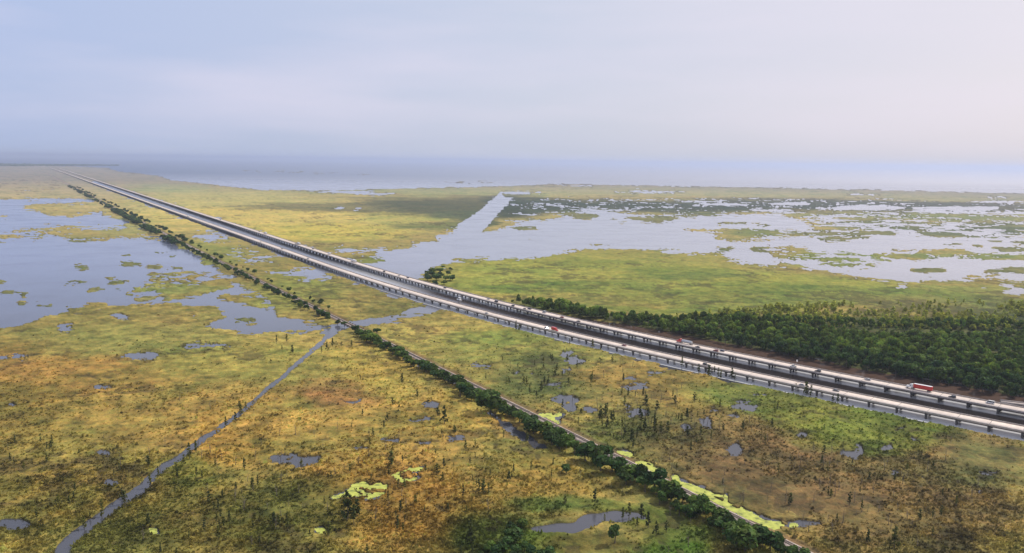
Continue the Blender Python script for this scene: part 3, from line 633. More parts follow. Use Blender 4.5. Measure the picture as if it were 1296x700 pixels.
def belt_tree(i, x, y, h, w_, lab, grp, cat='tree'):
    if cat == 'bush': return put_one('bush', BR1, i, x, y, h / 7., w_, lab, cat, grp)
    if y < 800: w_ *= 1.15
    if y < 1300: return put_parts('broadleaf_tree', BR_, i, x, y, h / 7., w_, lab, cat, grp)
    return put_one('broadleaf_tree', BR1, i, x, y, h / 7., w_, lab, cat, grp)
for i, (px, py, h, w_) in enumerate(big):
    x, y = at(px, py); h = h * (.9 if py > 520 else 1.)
    belt_tree(i, x, y, h, w_, 'dark green bushy tree in the dense belt along the near railway', 'trees in the near railway belt')
x, y = at(620, 522)
put_parts('broadleaf_tree', BR_, 2, x, y, 16 / 7, 2.9, 'largest dark round tree standing against the railway line', 'tree', None)
x, y = at(778, 690); put_parts('broadleaf_tree', BR_, 4, x, y, 10 / 7, 1.25, 'lone dark green tree right below the grey pond', 'tree', None)
x, y = at(717, 600); put_parts('broadleaf_tree', BR_, 4, x, y, .8, 1.25, 'lone light green bush in golden sedge left of the tree belt', 'bush', None)
for px, py, h, w_ in [(640, 700, 6, 1.3), (652, 688, 6, 1.4), (664, 700, 5, 1.1), (630, 712, 6, 1.2), (620, 700, 4, 1), (676, 706, 5, 1.2), (608, 712, 4, .9), (648, 672, 4.5, .9), (662, 668, 4, .8), (690, 712, 6, 1.2), (655, 712, 6, 1.3)]:
    x, y = at(px, py); put_parts('broadleaf_tree', BR_, int(px), x, y, h / 7, w_, 'low green tree in the thicket left of the grey pond', 'tree', 'trees in the thicket by the grey pond')
# rest of the belt by distance along the railway (left side mostly)
ry, _ = path(CRL, 330, 6800, 1.)
dens = [(330, 740, .30), (800, 1500, .22), (1500, 2600, .36), (2600, 4300, .08)]
farline = []
k = 0
for y in np.concatenate([rng.uniform(330, 600, 74), rng.uniform(570, 760, 30)]):
    s = -rng.uniform(7.5, 23 if y < 570 else 15); x0 = float(curve(CRL, y)); c_ = float(slope_cos(CRL, y)); h = (min(8., max(3.5, abs(s) * .4)) if y < 570 else rng.uniform(4, 9)) * rng.uniform(.6, 1.3)
    belt_tree(k, x0 + s * c_, y + s * .55, h, h / 7 * rng.uniform(1.05, 1.4), 'dark green bushy tree in the dense belt along the near railway', 'trees in the near railway belt'); k += 1
for y0, y1, d_ in dens:
    L_ = (y1 - y0) * 1.17
    for t in rng.uniform(0, 1, int(L_ * d_)):
        y = y0 + t * (y1 - y0); x0 = float(curve(CRL, y)); s = -rng.uniform(7, 15 if y < 1500 else 26) if rng.random() < .86 else rng.uniform(6, 11)
        if y < 740: s = -abs(s); 
        if noise(np.array([x0]), np.array([y]), 90., 5)[0] < -.22: continue
        c_ = float(slope_cos(CRL, y)); x = x0 + s * c_; yy = y + s * .55
        h = rng.uniform(3.5, 8.5) if y < 1500 else rng.uniform(6, 12)
        if y < 740: h = rng.uniform(3, 6.5)
        lab, grp = (('low green bush filling the near railway belt', 'bushes in the near railway belt') if y < 740 else ('dark green tree lining the railway between the canal crossing and the lagoon', 'trees lining the railway past the canal crossing') if y < 1500 else ('small hazy dark tree lining the far railway beside the lagoon', 'hazy trees lining the far railway'))
        if y > 1500: farline.append((x, yy, h)); continue
        belt_tree(k, x, yy, h, h / 7. * rng.uniform(.8, 1.25), lab, grp, 'bush' if y < 740 else 'tree'); k += 1
print('belt', k)

# --- cypress saplings
spec = [  # px, py(base), h
 (305, 528, 8), (298, 534, 6), (286, 547, 9), (311, 520, 6), (303, 518, 5), (240, 583, 10), (248, 574, 7), (233, 590, 6), (200, 601, 5), (190, 617, 7), (158, 638, 7), (129, 654, 9), (107, 670, 6), (154, 630, 5), (350, 436, 8), (363, 434, 8), (370, 448, 7), (357, 445, 5), (421, 440, 8), (414, 445, 8), (407, 448, 6), (432, 440, 5), (445, 438, 5),
 (500, 445, 5), (509, 487, 8), (562, 538, 12), (556, 530, 5), (528, 506, 7), (497, 514, 5), (456, 482, 4), (486, 543, 5), (490, 535, 6), (445, 545, 4), (472, 556, 6), (495, 592, 9), (443, 600, 5), (419, 606, 4), (440, 660, 14), (448, 668, 10), (436, 650, 9), (452, 655, 8), (503, 672, 7), (507, 650, 6), (560, 610, 5), (586, 632, 7), (606, 622, 6), (612, 625, 7), (618, 626, 6), (650, 600, 5),
 (596, 690, 10), (598, 712, 8), (583, 712, 7), (667, 560, 5), (637, 556, 5), (700, 590, 4), (753, 640, 8), (788, 660, 7), (796, 656, 8), (812, 655, 7), (765, 660, 4), (820, 670, 8), (830, 680, 7), (806, 672, 6), (843, 676, 6), (715, 640, 5),
 (653, 419, 10), (657, 420, 7), (750, 441, 8), (863, 468, 11), (884, 475, 9), (897, 477, 9), (909, 477, 8), (912, 480, 7), (926, 479, 9), (904, 474, 7), (930, 482, 6), (1020, 500, 10), (1026, 502, 9), (1060, 511, 7), (1054, 508, 5), (1007, 495, 6), (760, 531, 9), (766, 528, 9), (762, 540, 7), (820, 530, 7), (812, 536, 7), (828, 545, 8), (836, 550, 8), (845, 548, 7), (806, 556, 7),
 (1098, 690, 7), (1132, 695, 10), (1090, 650, 6), (1075, 640, 7), (1000, 640, 6), (984, 520, 6), (1210, 640, 5), (940, 545, 6), (900, 560, 7), (915, 548, 6), (870, 552, 6), (985, 600, 6), (1040, 590, 6), (1100, 610, 5), (1180, 680, 5)]
nc_ = 0
for px, py, h in spec:
    x, y = at(px, py)
    lab = ('dark cypress sapling on the bank of the narrow canal', 'cypress saplings on the canal bank') if px < 330 and py > 510 else ('dark cypress standing at the edge of the near viaduct', 'cypresses at the edge of the near viaduct') if (py < 515 and px > 640 and abs(float(side(CN, x, y))) < 32) else ('dark narrow cypress standing clear in the open marsh', 'cypresses standing in the open marsh')
    put_parts('cypress_tree', CY_, nc_, x, y, h / 8. * 1.02, h / 8. * 1.15, lab[0], 'cypress tree', lab[1]); nc_ += 1
zones = [((30, 600, 200, 50), 30, (3, 6), 'short dark cypress sapling in the olive marsh left of the canal', 'cypress saplings left of the narrow canal'),
         ((300, 650, 120, 55), 40, (3, 6.5), 'short dark cypress sapling in the marsh between canal and duckweed pond', 'cypress saplings right of the narrow canal'),
         ((560, 600, 130, 90), 40, (2.5, 6), 'thin cypress sapling in golden sedge left of the railway', 'cypress saplings in the golden sedge'),
         ((690, 480, 70, 34), 34, (4, 8), 'slender cypress in the grove between railway and near viaduct', 'cypresses in the grove by the railway'),
         ((820, 535, 90, 40), 48, (4, 8), 'slender cypress in the brown swamp right of the duckweed strip', 'cypresses in the brown swamp'),
         ((1000, 610, 230, 80), 22, (3, 6), 'stunted cypress in brown sedge in the lower right swamp', 'stunted cypresses in the brown sedge')]
for (cx, cy, rx, ry_), n, hr, lab, grp in zones:
    for _ in range(n):
        for _t in range(30):
            px = rng.normal(cx, rx * .5); py = rng.normal(cy, ry_ * .5)
            x, y = at(px, py)
            if place_ok(x, y, .06) and abs(float(side(CRL, np.float64(x), np.float64(y)))) > 12 and float(side(CN, np.float64(x), np.float64(y))) < -16 and py < 730: break
        h = rng.uniform(*hr)
        put_one('cypress_tree', CY1, nc_, x, y, h / 8, h / 8 * rng.uniform(.9, 1.4), lab, 'cypress tree', grp); nc_ += 1
print('cypress', nc_)
nd = 0
for (cx, cy, rx, ry_), n, lab, grp in [((800, 520, 120, 60), 80, 'bare grey trunk with short twigs in the swamp right of the railway', 'bare trees right of the railway'), ((1020, 620, 250, 90), 110, 'bare grey trunk in brown sedge in the lower right swamp', 'bare trees in the lower right swamp'),
                                       ((330, 600, 240, 90), 80, 'bare thin trunk in golden marsh around the narrow canal', 'bare trees around the narrow canal')]:
    for _ in range(n):
        px = rng.normal(cx, rx * .5); py = rng.normal(cy, ry_ * .5); x, y = at(px, py)
        if py > 730 or abs(float(side(CRL, np.float64(x), np.float64(y)))) < 12 or float(side(CN, np.float64(x), np.float64(y))) > -16: continue
        h = rng.uniform(3, 7); put_one('bare_tree', DEAD, nd, x, y, h / 7.5, h / 7.5 * 1.9, lab, 'bare tree', grp); nd += 1

# --- forest right of the viaducts
fp = [(648, 384), (700, 391), (760, 401), (800, 407), (880, 409), (960, 406), (1040, 409), (1120, 412), (1200, 412), (1296, 412), (1500, 416), (1800, 470), (1800, 640), (1400, 533), (1296, 508), (1216, 494), (1136, 478), (1060, 464), (980, 449), (900, 433), (860, 425), (820, 419), (790, 413), (740, 405), (700, 398), (648, 385)]
fw = np.array([at(*p_) for p_ in fp])
def in_poly(x, y, poly):
    ins = np.zeros(x.shape, bool); n = len(poly)
    for i in range(n):
        x1, y1 = poly[i]; x2, y2 = poly[(i + 1) % n]
        if y1 == y2: continue
        ins ^= ((y < y1) != (y < y2)) & (x < (x2 - x1) * (y - y1) / (y2 - y1) + x1)
    return ins
N0 = 9000
fx = rng.uniform(fw[:, 0].min(), fw[:, 0].max(), N0 * 3); fy = rng.uniform(fw[:, 1].min(), fw[:, 1].max(), N0 * 3)
ins = in_poly(fx, fy, fw); fx, fy = fx[ins], fy[ins]
thr = lambda yy: 12 + 34 * smooth01(-yy, -900, -775)
sf = side(CF, fx, fy); ok = sf > thr(fy) + 6 * noise(fx, fy, 25., 9)
depth = sf - thr(fy)
inner = in_poly(fx, fy, np.array([at(*p_) for p_ in [(648, 387), (700, 395), (760, 406), (800, 413), (880, 419), (960, 421), (1040, 424), (1120, 427), (1200, 428), (1296, 430), (1900, 470), (1900, 700), (1296, 520), (980, 452), (800, 416), (700, 400), (648, 390)]]))
back = ~inner & (fy < 800)
pk = np.where(back, .32, 1.0) * (1 + .6 * noise(fx, fy, 70., 13)) 
ok &= rng.uniform(0, 1, len(fx)) < pk
ok &= (fx / fy < .95)
fx, fy, sf = fx[ok], fy[ok], sf[ok]
# thin out by spacing 5 m
cell = {}; kp = []
for i in range(len(fx)):
    key = (int(fx[i] // 5.2), int(fy[i] // 5.2))
    if key in cell: continue
    cell[key] = 1; kp.append(i)
fx, fy, sf = fx[kp], fy[kp], sf[kp]
print('forest trees', len(fx))
o_ = np.argsort(np.where(np.abs(fx / fy) < .68, np.hypot(fx, fy), 1e5) + np.where(sf < 90, 0, 300)); fx, fy, sf = fx[o_], fy[o_], sf[o_]
nind = 290
back = back[ok][kp][o_]; hh = rng.uniform(5.5, 14.5, len(fx)) * np.where(back, .65, 1) * np.where(sf > 52 + 110, .75, 1) * (1 + .35 * noise(fx, fy, 60., 21))
ww = hh / 7 * rng.uniform(.55, 1.15, len(fx)) * .9
for i in range(nind):
    put_one('swamp_tree', BR1, i, float(fx[i]), float(fy[i]), hh[i] / 7, ww[i], 'dark green full crowned tree at the forest edge facing the viaducts', 'forest tree', 'trees at the forest edge facing the viaducts')
# the wooded mass behind: one object
src = []
for cm, tm in BR_:
    nv = len(cm.vertices); cv = np.empty(nv * 3, np.float32); cm.vertices.foreach_get('co', cv); cc = np.empty(nv * 4, np.float32); cm.attributes['Col'].data.foreach_get('color', cc)
    src.append((cv.reshape(-1, 3), cc.reshape(-1, 4)[:, :3]))
def mass(xs_, ys_, hs_, ws_, sources, tone=(.6, 1.5)):
    VV, CC = [], []
    for i in range(len(xs_)):
        cv, cc = sources[i % len(sources)]; a_ = rng.uniform(0, 6.28); ca, sa = math.cos(a_), math.sin(a_)
        v = np.empty_like(cv); v[:, 0] = (cv[:, 0] * ca - cv[:, 1] * sa) * ws_[i] + xs_[i]; v[:, 1] = (cv[:, 0] * sa + cv[:, 1] * ca) * ws_[i] + ys_[i]; v[:, 2] = cv[:, 2] * hs_[i] + .1
        VV.append(v); t = rng.uniform(*tone); CC.append(cc * [t, t * rng.uniform(.92, 1.02), t * .9])
    V_ = np.concatenate(VV); return V_, np.arange(len(V_)).reshape(-1, 4), np.concatenate(CC)
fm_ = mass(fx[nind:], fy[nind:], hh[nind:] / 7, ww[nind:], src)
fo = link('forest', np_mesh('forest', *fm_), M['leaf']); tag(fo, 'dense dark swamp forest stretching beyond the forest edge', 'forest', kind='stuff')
N1 = 16000; qx = rng.uniform(fw[:, 0].min(), fw[:, 0].max(), N1); qy = rng.uniform(fw[:, 1].min(), fw[:, 1].max() + 120, N1)
sq = side(CF, qx, qy) - thr(qy) + 46; okq = in_poly(qx, qy, np.array([at(*p_) for p_ in [(820, 408), (880, 401), (960, 390), (1100, 384), (1296, 384), (1500, 392), (1500, 424), (1296, 420), (1100, 419), (960, 413), (880, 412)]])) & (rng.uniform(0, 1, N1) < .75 + 1.6 * noise(qx, qy, 60., 33)) & (sq > 0) & (qx / qy < .95)
iq, jq = field_at(qx, qy); okq &= fl[iq, jq] > .1
qx, qy = qx[okq], qy[okq]; print('sapling wood', len(qx))
csrc = []
for cm, tm in CY_:
    nv = len(cm.vertices); cv = np.empty(nv * 3, np.float32); cm.vertices.foreach_get('co', cv); cc = np.empty(nv * 4, np.float32); cm.attributes['Col'].data.foreach_get('color', cc)
    csrc.append((cv.reshape(-1, 3) * [1.5, 1.5, 1], cc.reshape(-1, 4)[:, :3] * [1.25, 1.35, 1.]))
hq = rng.uniform(3, 7.5, len(qx)) * 1.0 / 8
tag(link('sapling_wood', np_mesh('sapling_wood', *mass(qx, qy, hq, hq * 1.7, csrc, (1.3, 2.2))), M['cypress']), 'loose yellow green saplings thinning out from the forest into the meadow', 'saplings', kind='stuff')
# clump on the river point, and trees on the spit
for i, (px, py, h) in enumerate([(541, 356, 8), (546, 352, 8), (552, 356, 9), (558, 352, 8), (564, 357, 8), (556, 346, 7), (566, 350, 7), (548, 346, 7), (571, 343, 5), (560, 340, 5), (543, 349, 7), (538, 352, 6), (570, 356, 7), (562, 361, 6), (574, 352, 5), (552, 362, 7)]):
    x, y = at(px, py); put_one('broadleaf_tree', BR1, i, x, y, h / 7 * 1.1, h / 7 * 1.9, 'dark green tree in the clump on the river point beside the far viaduct', 'tree', 'trees in the clump on the river point')

# --- scrub and tall sedge clumps (uncountable)
NS = 170000
u = rng.uniform(0, 1, NS); sy = HR + 172 + (700 - HR - 172 + 40) * u ** .9; sx = rng.uniform(-40, 1340, NS)
X, Y = ground(sx, sy); i_, j_ = field_at(X, Y)
dn = fbm(X, Y, (60, 28, 13, 6), 301)
ok = (fl[i_, j_] > .05) & (rng.uniform(0, 1, NS) < np.clip(1.5 - np.hypot(X, Y) / 620, 0, 1)) & (np.abs(side(CRL, X, Y)) > 6) & (side(CN, X, Y) < -13.5) & (rng.uniform(-.5, .5, NS) < dn * 1.7 + .0)
X, Y, i_, j_ = X[ok], Y[ok], i_[ok], j_[ok]; n = len(X)
base = C[i_, j_] * ALB[i_, j_]
hgt = rng.uniform(.35, 1.15, n) * (1 + .8 * (rng.uniform(0, 1, n) < .07)); kk = 4
V_ = np.empty((n, kk, 3, 3), np.float32)
for k in range(kk):
    an = rng.uniform(0, 6.28, n); wd = hgt * rng.uniform(.25, .6, n); dx, dy = np.cos(an) * wd, np.sin(an) * wd; ox, oy = rng.normal(0, .35, n), rng.normal(0, .35, n)
    z0 = Z[i_, j_] - .1
    V_[:, k, 0] = np.stack([X + ox - dx, Y + oy - dy, z0 + hgt * .15], 1); V_[:, k, 1] = np.stack([X + ox + dx, Y + oy + dy, z0 + hgt * .15], 1)
    V_[:, k, 2] = np.stack([X + ox + rng.normal(0, .3, n), Y + oy + rng.normal(0, .3, n), z0 + hgt], 1)
ton = rng.choice([1.05, 1.3, 1.6, 2.2], n, p=[.2, .3, .3, .2])[:, None] * np.array([1, 1, 1])
cs = np.repeat(np.clip(base * ton, .006, .6), kk * 3, 0)
tag(link('marsh_scrub', np_mesh('marsh_scrub', V_.reshape(-1, 3), np.arange(n * kk * 3).reshape(-1, 3), cs), M['scrub']), 'tall sedge tussocks and low scrub over the near marsh', 'sedge', kind='stuff')
print('scrub', n)

# ------------------------------------------------------------------ VIADUCTS
SPAN = 18.3; ZT = 4.6
def normals(p):
    t = np.gradient(p, axis=0); t /= np.linalg.norm(t, axis=1)[:, None]
    return t, np.stack([t[:, 1], -t[:, 0]], 1)          # right-hand side
def sweep(name, p, s, prof, closed=True, wrun=False):
    t, nn = normals(p); n = len(p); k = len(prof)
    V = np.empty((n, k, 3)); 
    for j, (o, z) in enumerate(prof): V[:, j, :2] = p + nn * o; V[:, j, 2] = z
    ii = np.arange(n * k).reshape(n, k); Q = []
    for j in range(k if closed else k - 1):
        j2 = (j + 1) % k; Q.append(np.stack([ii[:-1, j], ii[1:, j], ii[1:, j2], ii[:-1, j2]], 1))
    Q = np.concatenate(Q)
    if closed and k == 4: Q = np.concatenate([Q, ii[:1], ii[-1:, ::-1]])
    me = np_mesh(name, V.reshape(-1, 3), Q)
    a = me.attributes.new('run', 'FLOAT_VECTOR', 'POINT'); r_ = np.zeros((n, k, 3), np.float32); r_[..., 0] = s[:, None]; r_[..., 1] = np.array([q_[0] for q_ in prof])[None]
    a.data.foreach_set('vector', r_.ravel())
    return me
def viaduct(label, c=None, y0=0, y1=0, ncol=2, W=6.5, pts=None, name='highway_viaduct', colr=.8):
    root = empty(name); tag(root, label, 'viaduct' if name == 'highway_viaduct' else 'ramp')
    if pts is None: p, s = path(c, y0, y1, SPAN)
    else:
        pp = np.array(pts); d = np.concatenate([[0], np.cumsum(np.hypot(*np.diff(pp, axis=0).T))]); s = np.arange(0, d[-1], SPAN / 2); p = np.stack([np.interp(s, d, pp[:, 0]), np.interp(s, d, pp[:, 1])], 1)
    link('deck', sweep('deck', p, s, [(-W, ZT - .28), (W, ZT - .28), (W, ZT), (-W, ZT)]), M['deck'], root)
    for sg in (-1, 1):
        a_, b_ = sg * W, sg * (W - .32)
        link('parapet', sweep('parapet', p, s, [(min(a_, b_), ZT + .003), (max(a_, b_), ZT + .003), (max(a_, b_) - .06, ZT + .85), (min(a_, b_) + .06, ZT + .85)]), M['concrete'], root)
    for o in np.linspace(-W + 1, W - 1, 5 if W > 5 else 3):
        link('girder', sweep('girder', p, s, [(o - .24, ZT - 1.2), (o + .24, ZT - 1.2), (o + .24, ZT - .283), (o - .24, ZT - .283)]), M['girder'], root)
    # lane line dashes
    if W > 5:
        pd, sd = path(c, y0, min(y1, 2200), 3.05); t, nn = normals(pd); VV, QQ = [], []
        for i in range(0, len(pd) - 2, 4):
            for (o, w2) in ((0.6, .09),):
                a_, b_ = pd[i], pd[i + 1]; n_ = nn[i]; q0 = len(VV)
                for P0, off in ((a_, o - w2), (b_, o - w2), (b_, o + w2), (a_, o + w2)): VV.append((P0[0] + n_[0] * off, P0[1] + n_[1] * off, ZT + .004))
                QQ.append((q0, q0 + 1, q0 + 2, q0 + 3))
        link('lane_marking', np_mesh('lane_marking', np.array(VV), np.array(QQ)), M['white_line'], root)
    # bents
    def bent_mb():
        b_ = MB(); b_.box((0, 0, ZT - 1.21 - .4), (2 * W - .8, 1.5, .78), bev=.06)
        for x in np.linspace(-W + 1.6, W - 1.6, ncol): b_.cyl((x, 0, (ZT - 2.0 - 1) / 2), colr, ZT - 2.0 + 1, seg=10)
        return b_.mesh('bent')
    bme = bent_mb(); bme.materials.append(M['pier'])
    t, nn = normals(p)
    st = 1 if pts is None else 2
    order = list(range(0, len(p), st))
    vis = [i for i in order if abs(p[i][0] / max(p[i][1], 1)) < .72]
    ind = set(vis[:98])
    bv = np.array([v.co[:] for v in bme.vertices]); 
    for i in sorted(ind):
        o = bpy.data.objects.new('bent', bme); COL.objects.link(o); o.parent = root; o.location = (p[i][0], p[i][1], 0)
        o.rotation_euler = (0, 0, math.atan2(nn[i][1], nn[i][0]))
    rest = [i for i in order if i not in ind]
    if rest:
        b_ = MB()
        for i in rest:
            rz = math.atan2(nn[i][1], nn[i][0]); b_.box((p[i][0], p[i][1], ZT - 1.6), (2 * W - .8, 1.5, .78), rz)
            for x in np.linspace(-W + 1.6, W - 1.6, ncol): b_.box((p[i][0] + nn[i][0] * x, p[i][1] + nn[i][1] * x, (ZT - 2.9) / 2), (1.2, 1.2, ZT - 1.1), rz)
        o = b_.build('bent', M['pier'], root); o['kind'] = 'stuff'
    return root, p, s
vn = viaduct('pale concrete highway viaduct nearer the railway, carrying traffic towards the lower right', CN, 320, 10500, 2)
vf = viaduct('pale concrete highway viaduct nearer the forest, carrying the red lorry away', CF, 320, 10500, 3, colr=.75)
# entrance ramp joining the far viaduct at the right
rp = []
for px, off in ((1228, 4.0), (1248, 5.8), (1262, 8.6), (1280, 11.5), (1300, 14), (1330, 17), (1380, 22), (1440, 30)):
    x0, y0 = at(px, 519.6 + (px - 1296) * .2, ZT); xx = x0; yy = y0
    kx = float(slope_cos(CF, yy)); d0 = float(side(CF, np.float64(xx), np.float64(yy))); n_ = (kx, math.sqrt(1 - kx * kx))
    xx += n_[0] * (off + 3.4 - d0); yy += n_[1] * (off + 3.4 - d0); rp.append((xx, yy))
viaduct('narrow concrete entrance ramp merging with the viaduct nearer the forest', pts=rp[2:], W=3.0, ncol=2, name='ramp_viaduct')

# ------------------------------------------------------------------ RAILWAY
rroot = empty('railway_track'); tag(rroot, 'single railway track on pale ballast running beside the tree belt', 'railway')
p, s = path(CRL, 300, 7600, 12)
link('ballast_bed', sweep('ballast_bed', p, s, [(-4.6, -.3), (4.6, -.3), (1.9, 1.15), (-1.9, 1.15)]), M['ballast'], rroot)
for o in (-.72, .72): link('rail', sweep('rail', p, s, [(o - .075, 1.2), (o + .075, 1.2), (o + .075, 1.42), (o - .075, 1.42)]), M['steel'], rroot)
pt, stt = path(CRL, 300, 1300, .65); tt, nn = normals(pt); b_ = []
VV = np.empty((len(pt), 8, 3)); 
for j, (a_, c_, z_) in enumerate([(-1.3, -.12, 1.16), (1.3, -.12, 1.16), (1.3, .12, 1.16), (-1.3, .12, 1.16), (-1.3, -.12, 1.24), (1.3, -.12, 1.24), (1.3, .12, 1.24), (-1.3, .12, 1.24)]):
    VV[:, j, :2] = pt + nn * a_ + tt * c_; VV[:, j, 2] = z_
fq = np.array([(4, 5, 6, 7), (0, 1, 5, 4), (1, 2, 6, 5), (2, 3, 7, 6), (3, 0, 4, 7)]); Q = (np.arange(len(pt))[:, None, None] * 8 + fq[None]).reshape(-1, 4)
o = link('sleeper', np_mesh('sleeper', VV.reshape(-1, 3), Q), M['timber'], rroot); o['kind'] = 'stuff'
# gravel service track and timber trestle at the canal crossing
b_ = MB()
for y in np.arange(748, 800, 6):
    x = float(curve(CRL, y)); dx = -.63; rz = math.atan2(1, dx) 
    b_.box((x, y, .1), (1.2, 9.6, 1.6), rz - math.pi / 2 + math.pi / 2)
b_.build('trestle_bent', M['timber'], rroot)['kind'] = 'stuff'

# ------------------------------------------------------------------ VEHICLES (built facing +Y, on z=0)
def wheel_mesh():
    a = MB(); a.cyl((0, 0, 0), .36, .26, 'x', 18).cyl((.0, 0, 0), .21, .275, 'x', 12, mi=1)
    me = a.mesh('wheel'); me.materials.append(M['tyre']); me.materials.append(M['chrome']); return me
WH = wheel_mesh()
def wheels(root, pos, sc_=1.):
    for x, y in pos:
        o = bpy.data.objects.new('wheel', WH); COL.objects.link(o); o.parent = root; o.location = (x, y, .36 * sc_); o.scale = (sc_ if sc_ < 1.2 else 1.2, sc_, sc_)
def car(style, color):
    root = empty('car'); P0 = PAINT[color]
    L_, W_, hb, hc = dict(sedan=(4.7, 1.8, .82, 1.42), suv=(4.8, 1.9, .98, 1.75), pickup=(5.6, 1.95, 1.0, 1.82), van=(5.4, 2.0, 1.05, 2.15))[style]
    prof = [(-L_ / 2, .32), (-L_ / 2, hb * .92), (-L_ / 2 + .12, hb), (L_ * .24, hb), (L_ / 2 - .15, hb * .86), (L_ / 2, hb * .6), (L_ / 2, .32)]
    a = MB(); a.prism(prof, -W_ / 2, W_ / 2)
    for v in a.bm.verts: v.co = (v.co.y, v.co.x, v.co.z)
    bmesh.ops.recalc_face_normals(a.bm, faces=a.bm.faces[:]); bmesh.ops.bevel(a.bm, geom=a.bm.edges[:], offset=.07, segments=2, affect='EDGES')
    a.build('body', P0, root)
    y0, y1, y2, y3 = dict(sedan=(-1.75, -1.05, .35, 1.15), suv=(-2.25, -2.0, .45, 1.2), pickup=(-.75, -.6, .75, 1.45), van=(-2.55, -2.45, 1.2, 2.0))[style]
    w1, w2 = W_ / 2 - .06, W_ / 2 - .22
    def slab(z0, z1, ya, yb, yc, yd, wa, wb, nm, mt):
        q = MB(); vs = [q.bm.verts.new(c_) for c_ in ((-wa, ya, z0), (wa, ya, z0), (wa, yd, z0), (-wa, yd, z0), (-wb, yb, z1), (wb, yb, z1), (wb, yc, z1), (-wb, yc, z1))]
        for f_ in ((0, 3, 2, 1), (4, 5, 6, 7), (0, 1, 5, 4), (1, 2, 6, 5), (2, 3, 7, 6), (3, 0, 4, 7)): q.bm.faces.new([vs[i] for i in f_])
        q.build(nm, mt, root)
    slab(hb - .01, hc - .07, y0, y1, y2, y3, w1, w2, 'window', M['glass'])
    slab(hc - .068, hc, y1 - .04, y1 + .05, y2 - .05, y2 + .05, w2 + .02, w2 - .06, 'roof', P0)
    if style == 'pickup': MB().box((0, -1.85, hb + .012), (W_ - .35, 1.6, .02)).build('cargo_bed', M['chassis'], root)
    for sx_ in (-1, 1):
        MB().box((sx_ * (W_ / 2 - .28), L_ / 2 + .0, hb * .66), (.36, .06, .15), bev=.02).build('headlight', M['lamp_clear'], root)
        MB().box((sx_ * (W_ / 2 - .2), -L_ / 2 - .0, hb * .76), (.26, .06, .2), bev=.02).build('tail_light', M['lamp_red'], root)
        MB().box((sx_ * (W_ / 2 + .08), y3 - .1, hb + .1), (.16, .1, .13), bev=.02).build('mirror', P0, root)
    wheels(root, [(sx_ * (W_ / 2 - .1), yy) for sx_ in (-1, 1) for yy in (-L_ * .3, L_ * .31)])
    return root
def lorry(cabc, boxc, tl=14., flat=False, roofc='white'):
    """articulated lorry: tractor with sleeper and box or tank trailer"""
    root = empty('articulated_lorry'); y0 = tl / 2 - 2
    a = MB(); prof = [(y0 + .6, 1.0), (y0 + .6, 3.5), (y0 + 1.0, 3.75), (y0 + 2.6, 3.3), (y0 + 3.1, 2.2), (y0 + 4.9, 1.95), (y0 + 5.1, 1.5), (y0 + 5.1, .75), (y0 + .6, .75)]
    a.prism([(q_[0], q_[1]) for q_ in prof], -1.2, 1.2)
    for v in a.bm.verts: v.co = (v.co.y, v.co.x, v.co.z)
    bmesh.ops.recalc_face_normals(a.bm, faces=a.bm.faces[:]); bmesh.ops.bevel(a.bm, geom=a.bm.edges[:], offset=.1, segments=2, affect='EDGES')
    a.build('cab', PAINT[cabc], root)
    MB().box((0, y0 + 2.86, 2.78), (2.1, .14, .85), bev=.04).build('windscreen', M['glass'], root)
    for sx_ in (-1, 1):
        MB().box((sx_ * 1.2, y0 + 2.2, 2.55), (.05, .9, .6), bev=.02).build('side_window', M['glass'], root)
        MB().cyl((sx_ * 1.05, y0 + .35, 2.6), .1, 2.6).build('exhaust_stack', M['chrome'], root)
        MB().box((sx_ * .95, y0 + 5.12, 1.2), (.35, .08, .25), bev=.03).build('headlight', M['lamp_clear'], root)
    MB().box((0, y0 + 5.13, 1.45), (1.1, .06, .8), bev=.03).build('grille', M['chrome'], root)
    MB().box((0, -1, .95), (1.0, tl + 1, .3)).build('chassis', M['chassis'], root)
    if flat:
        MB().cyl((0, -1.2, 2.2), 1.15, tl - 2.5, 'y', 20).box((0, -1.2, 3.38), (.5, tl - 4, .12)).build('tank', PAINT[boxc], root)
    else:
        MB().box((0, -1.6, 2.72), (2.55, tl - .8, 2.75), bev=.06).build('trailer_box', PAINT[boxc], root)
        MB().box((0, -1.6, 4.118), (2.4, tl - 1, .04)).build('trailer_roof', PAINT[roofc], root)
        for k in range(1): MB().box((0, -1.6 - (tl - .8) / 2 - .02, 2.7), (2.3, .05, 2.4)).build('rear_door', PAINT[boxc], root)
    wheels(root, [(sx_ * 1.1, yy) for sx_ in (-1, 1) for yy in (-tl / 2 + .2, -tl / 2 + 1.5, y0 - .1, y0 + 1.2, y0 + 4.2)], 1.4)
    return root
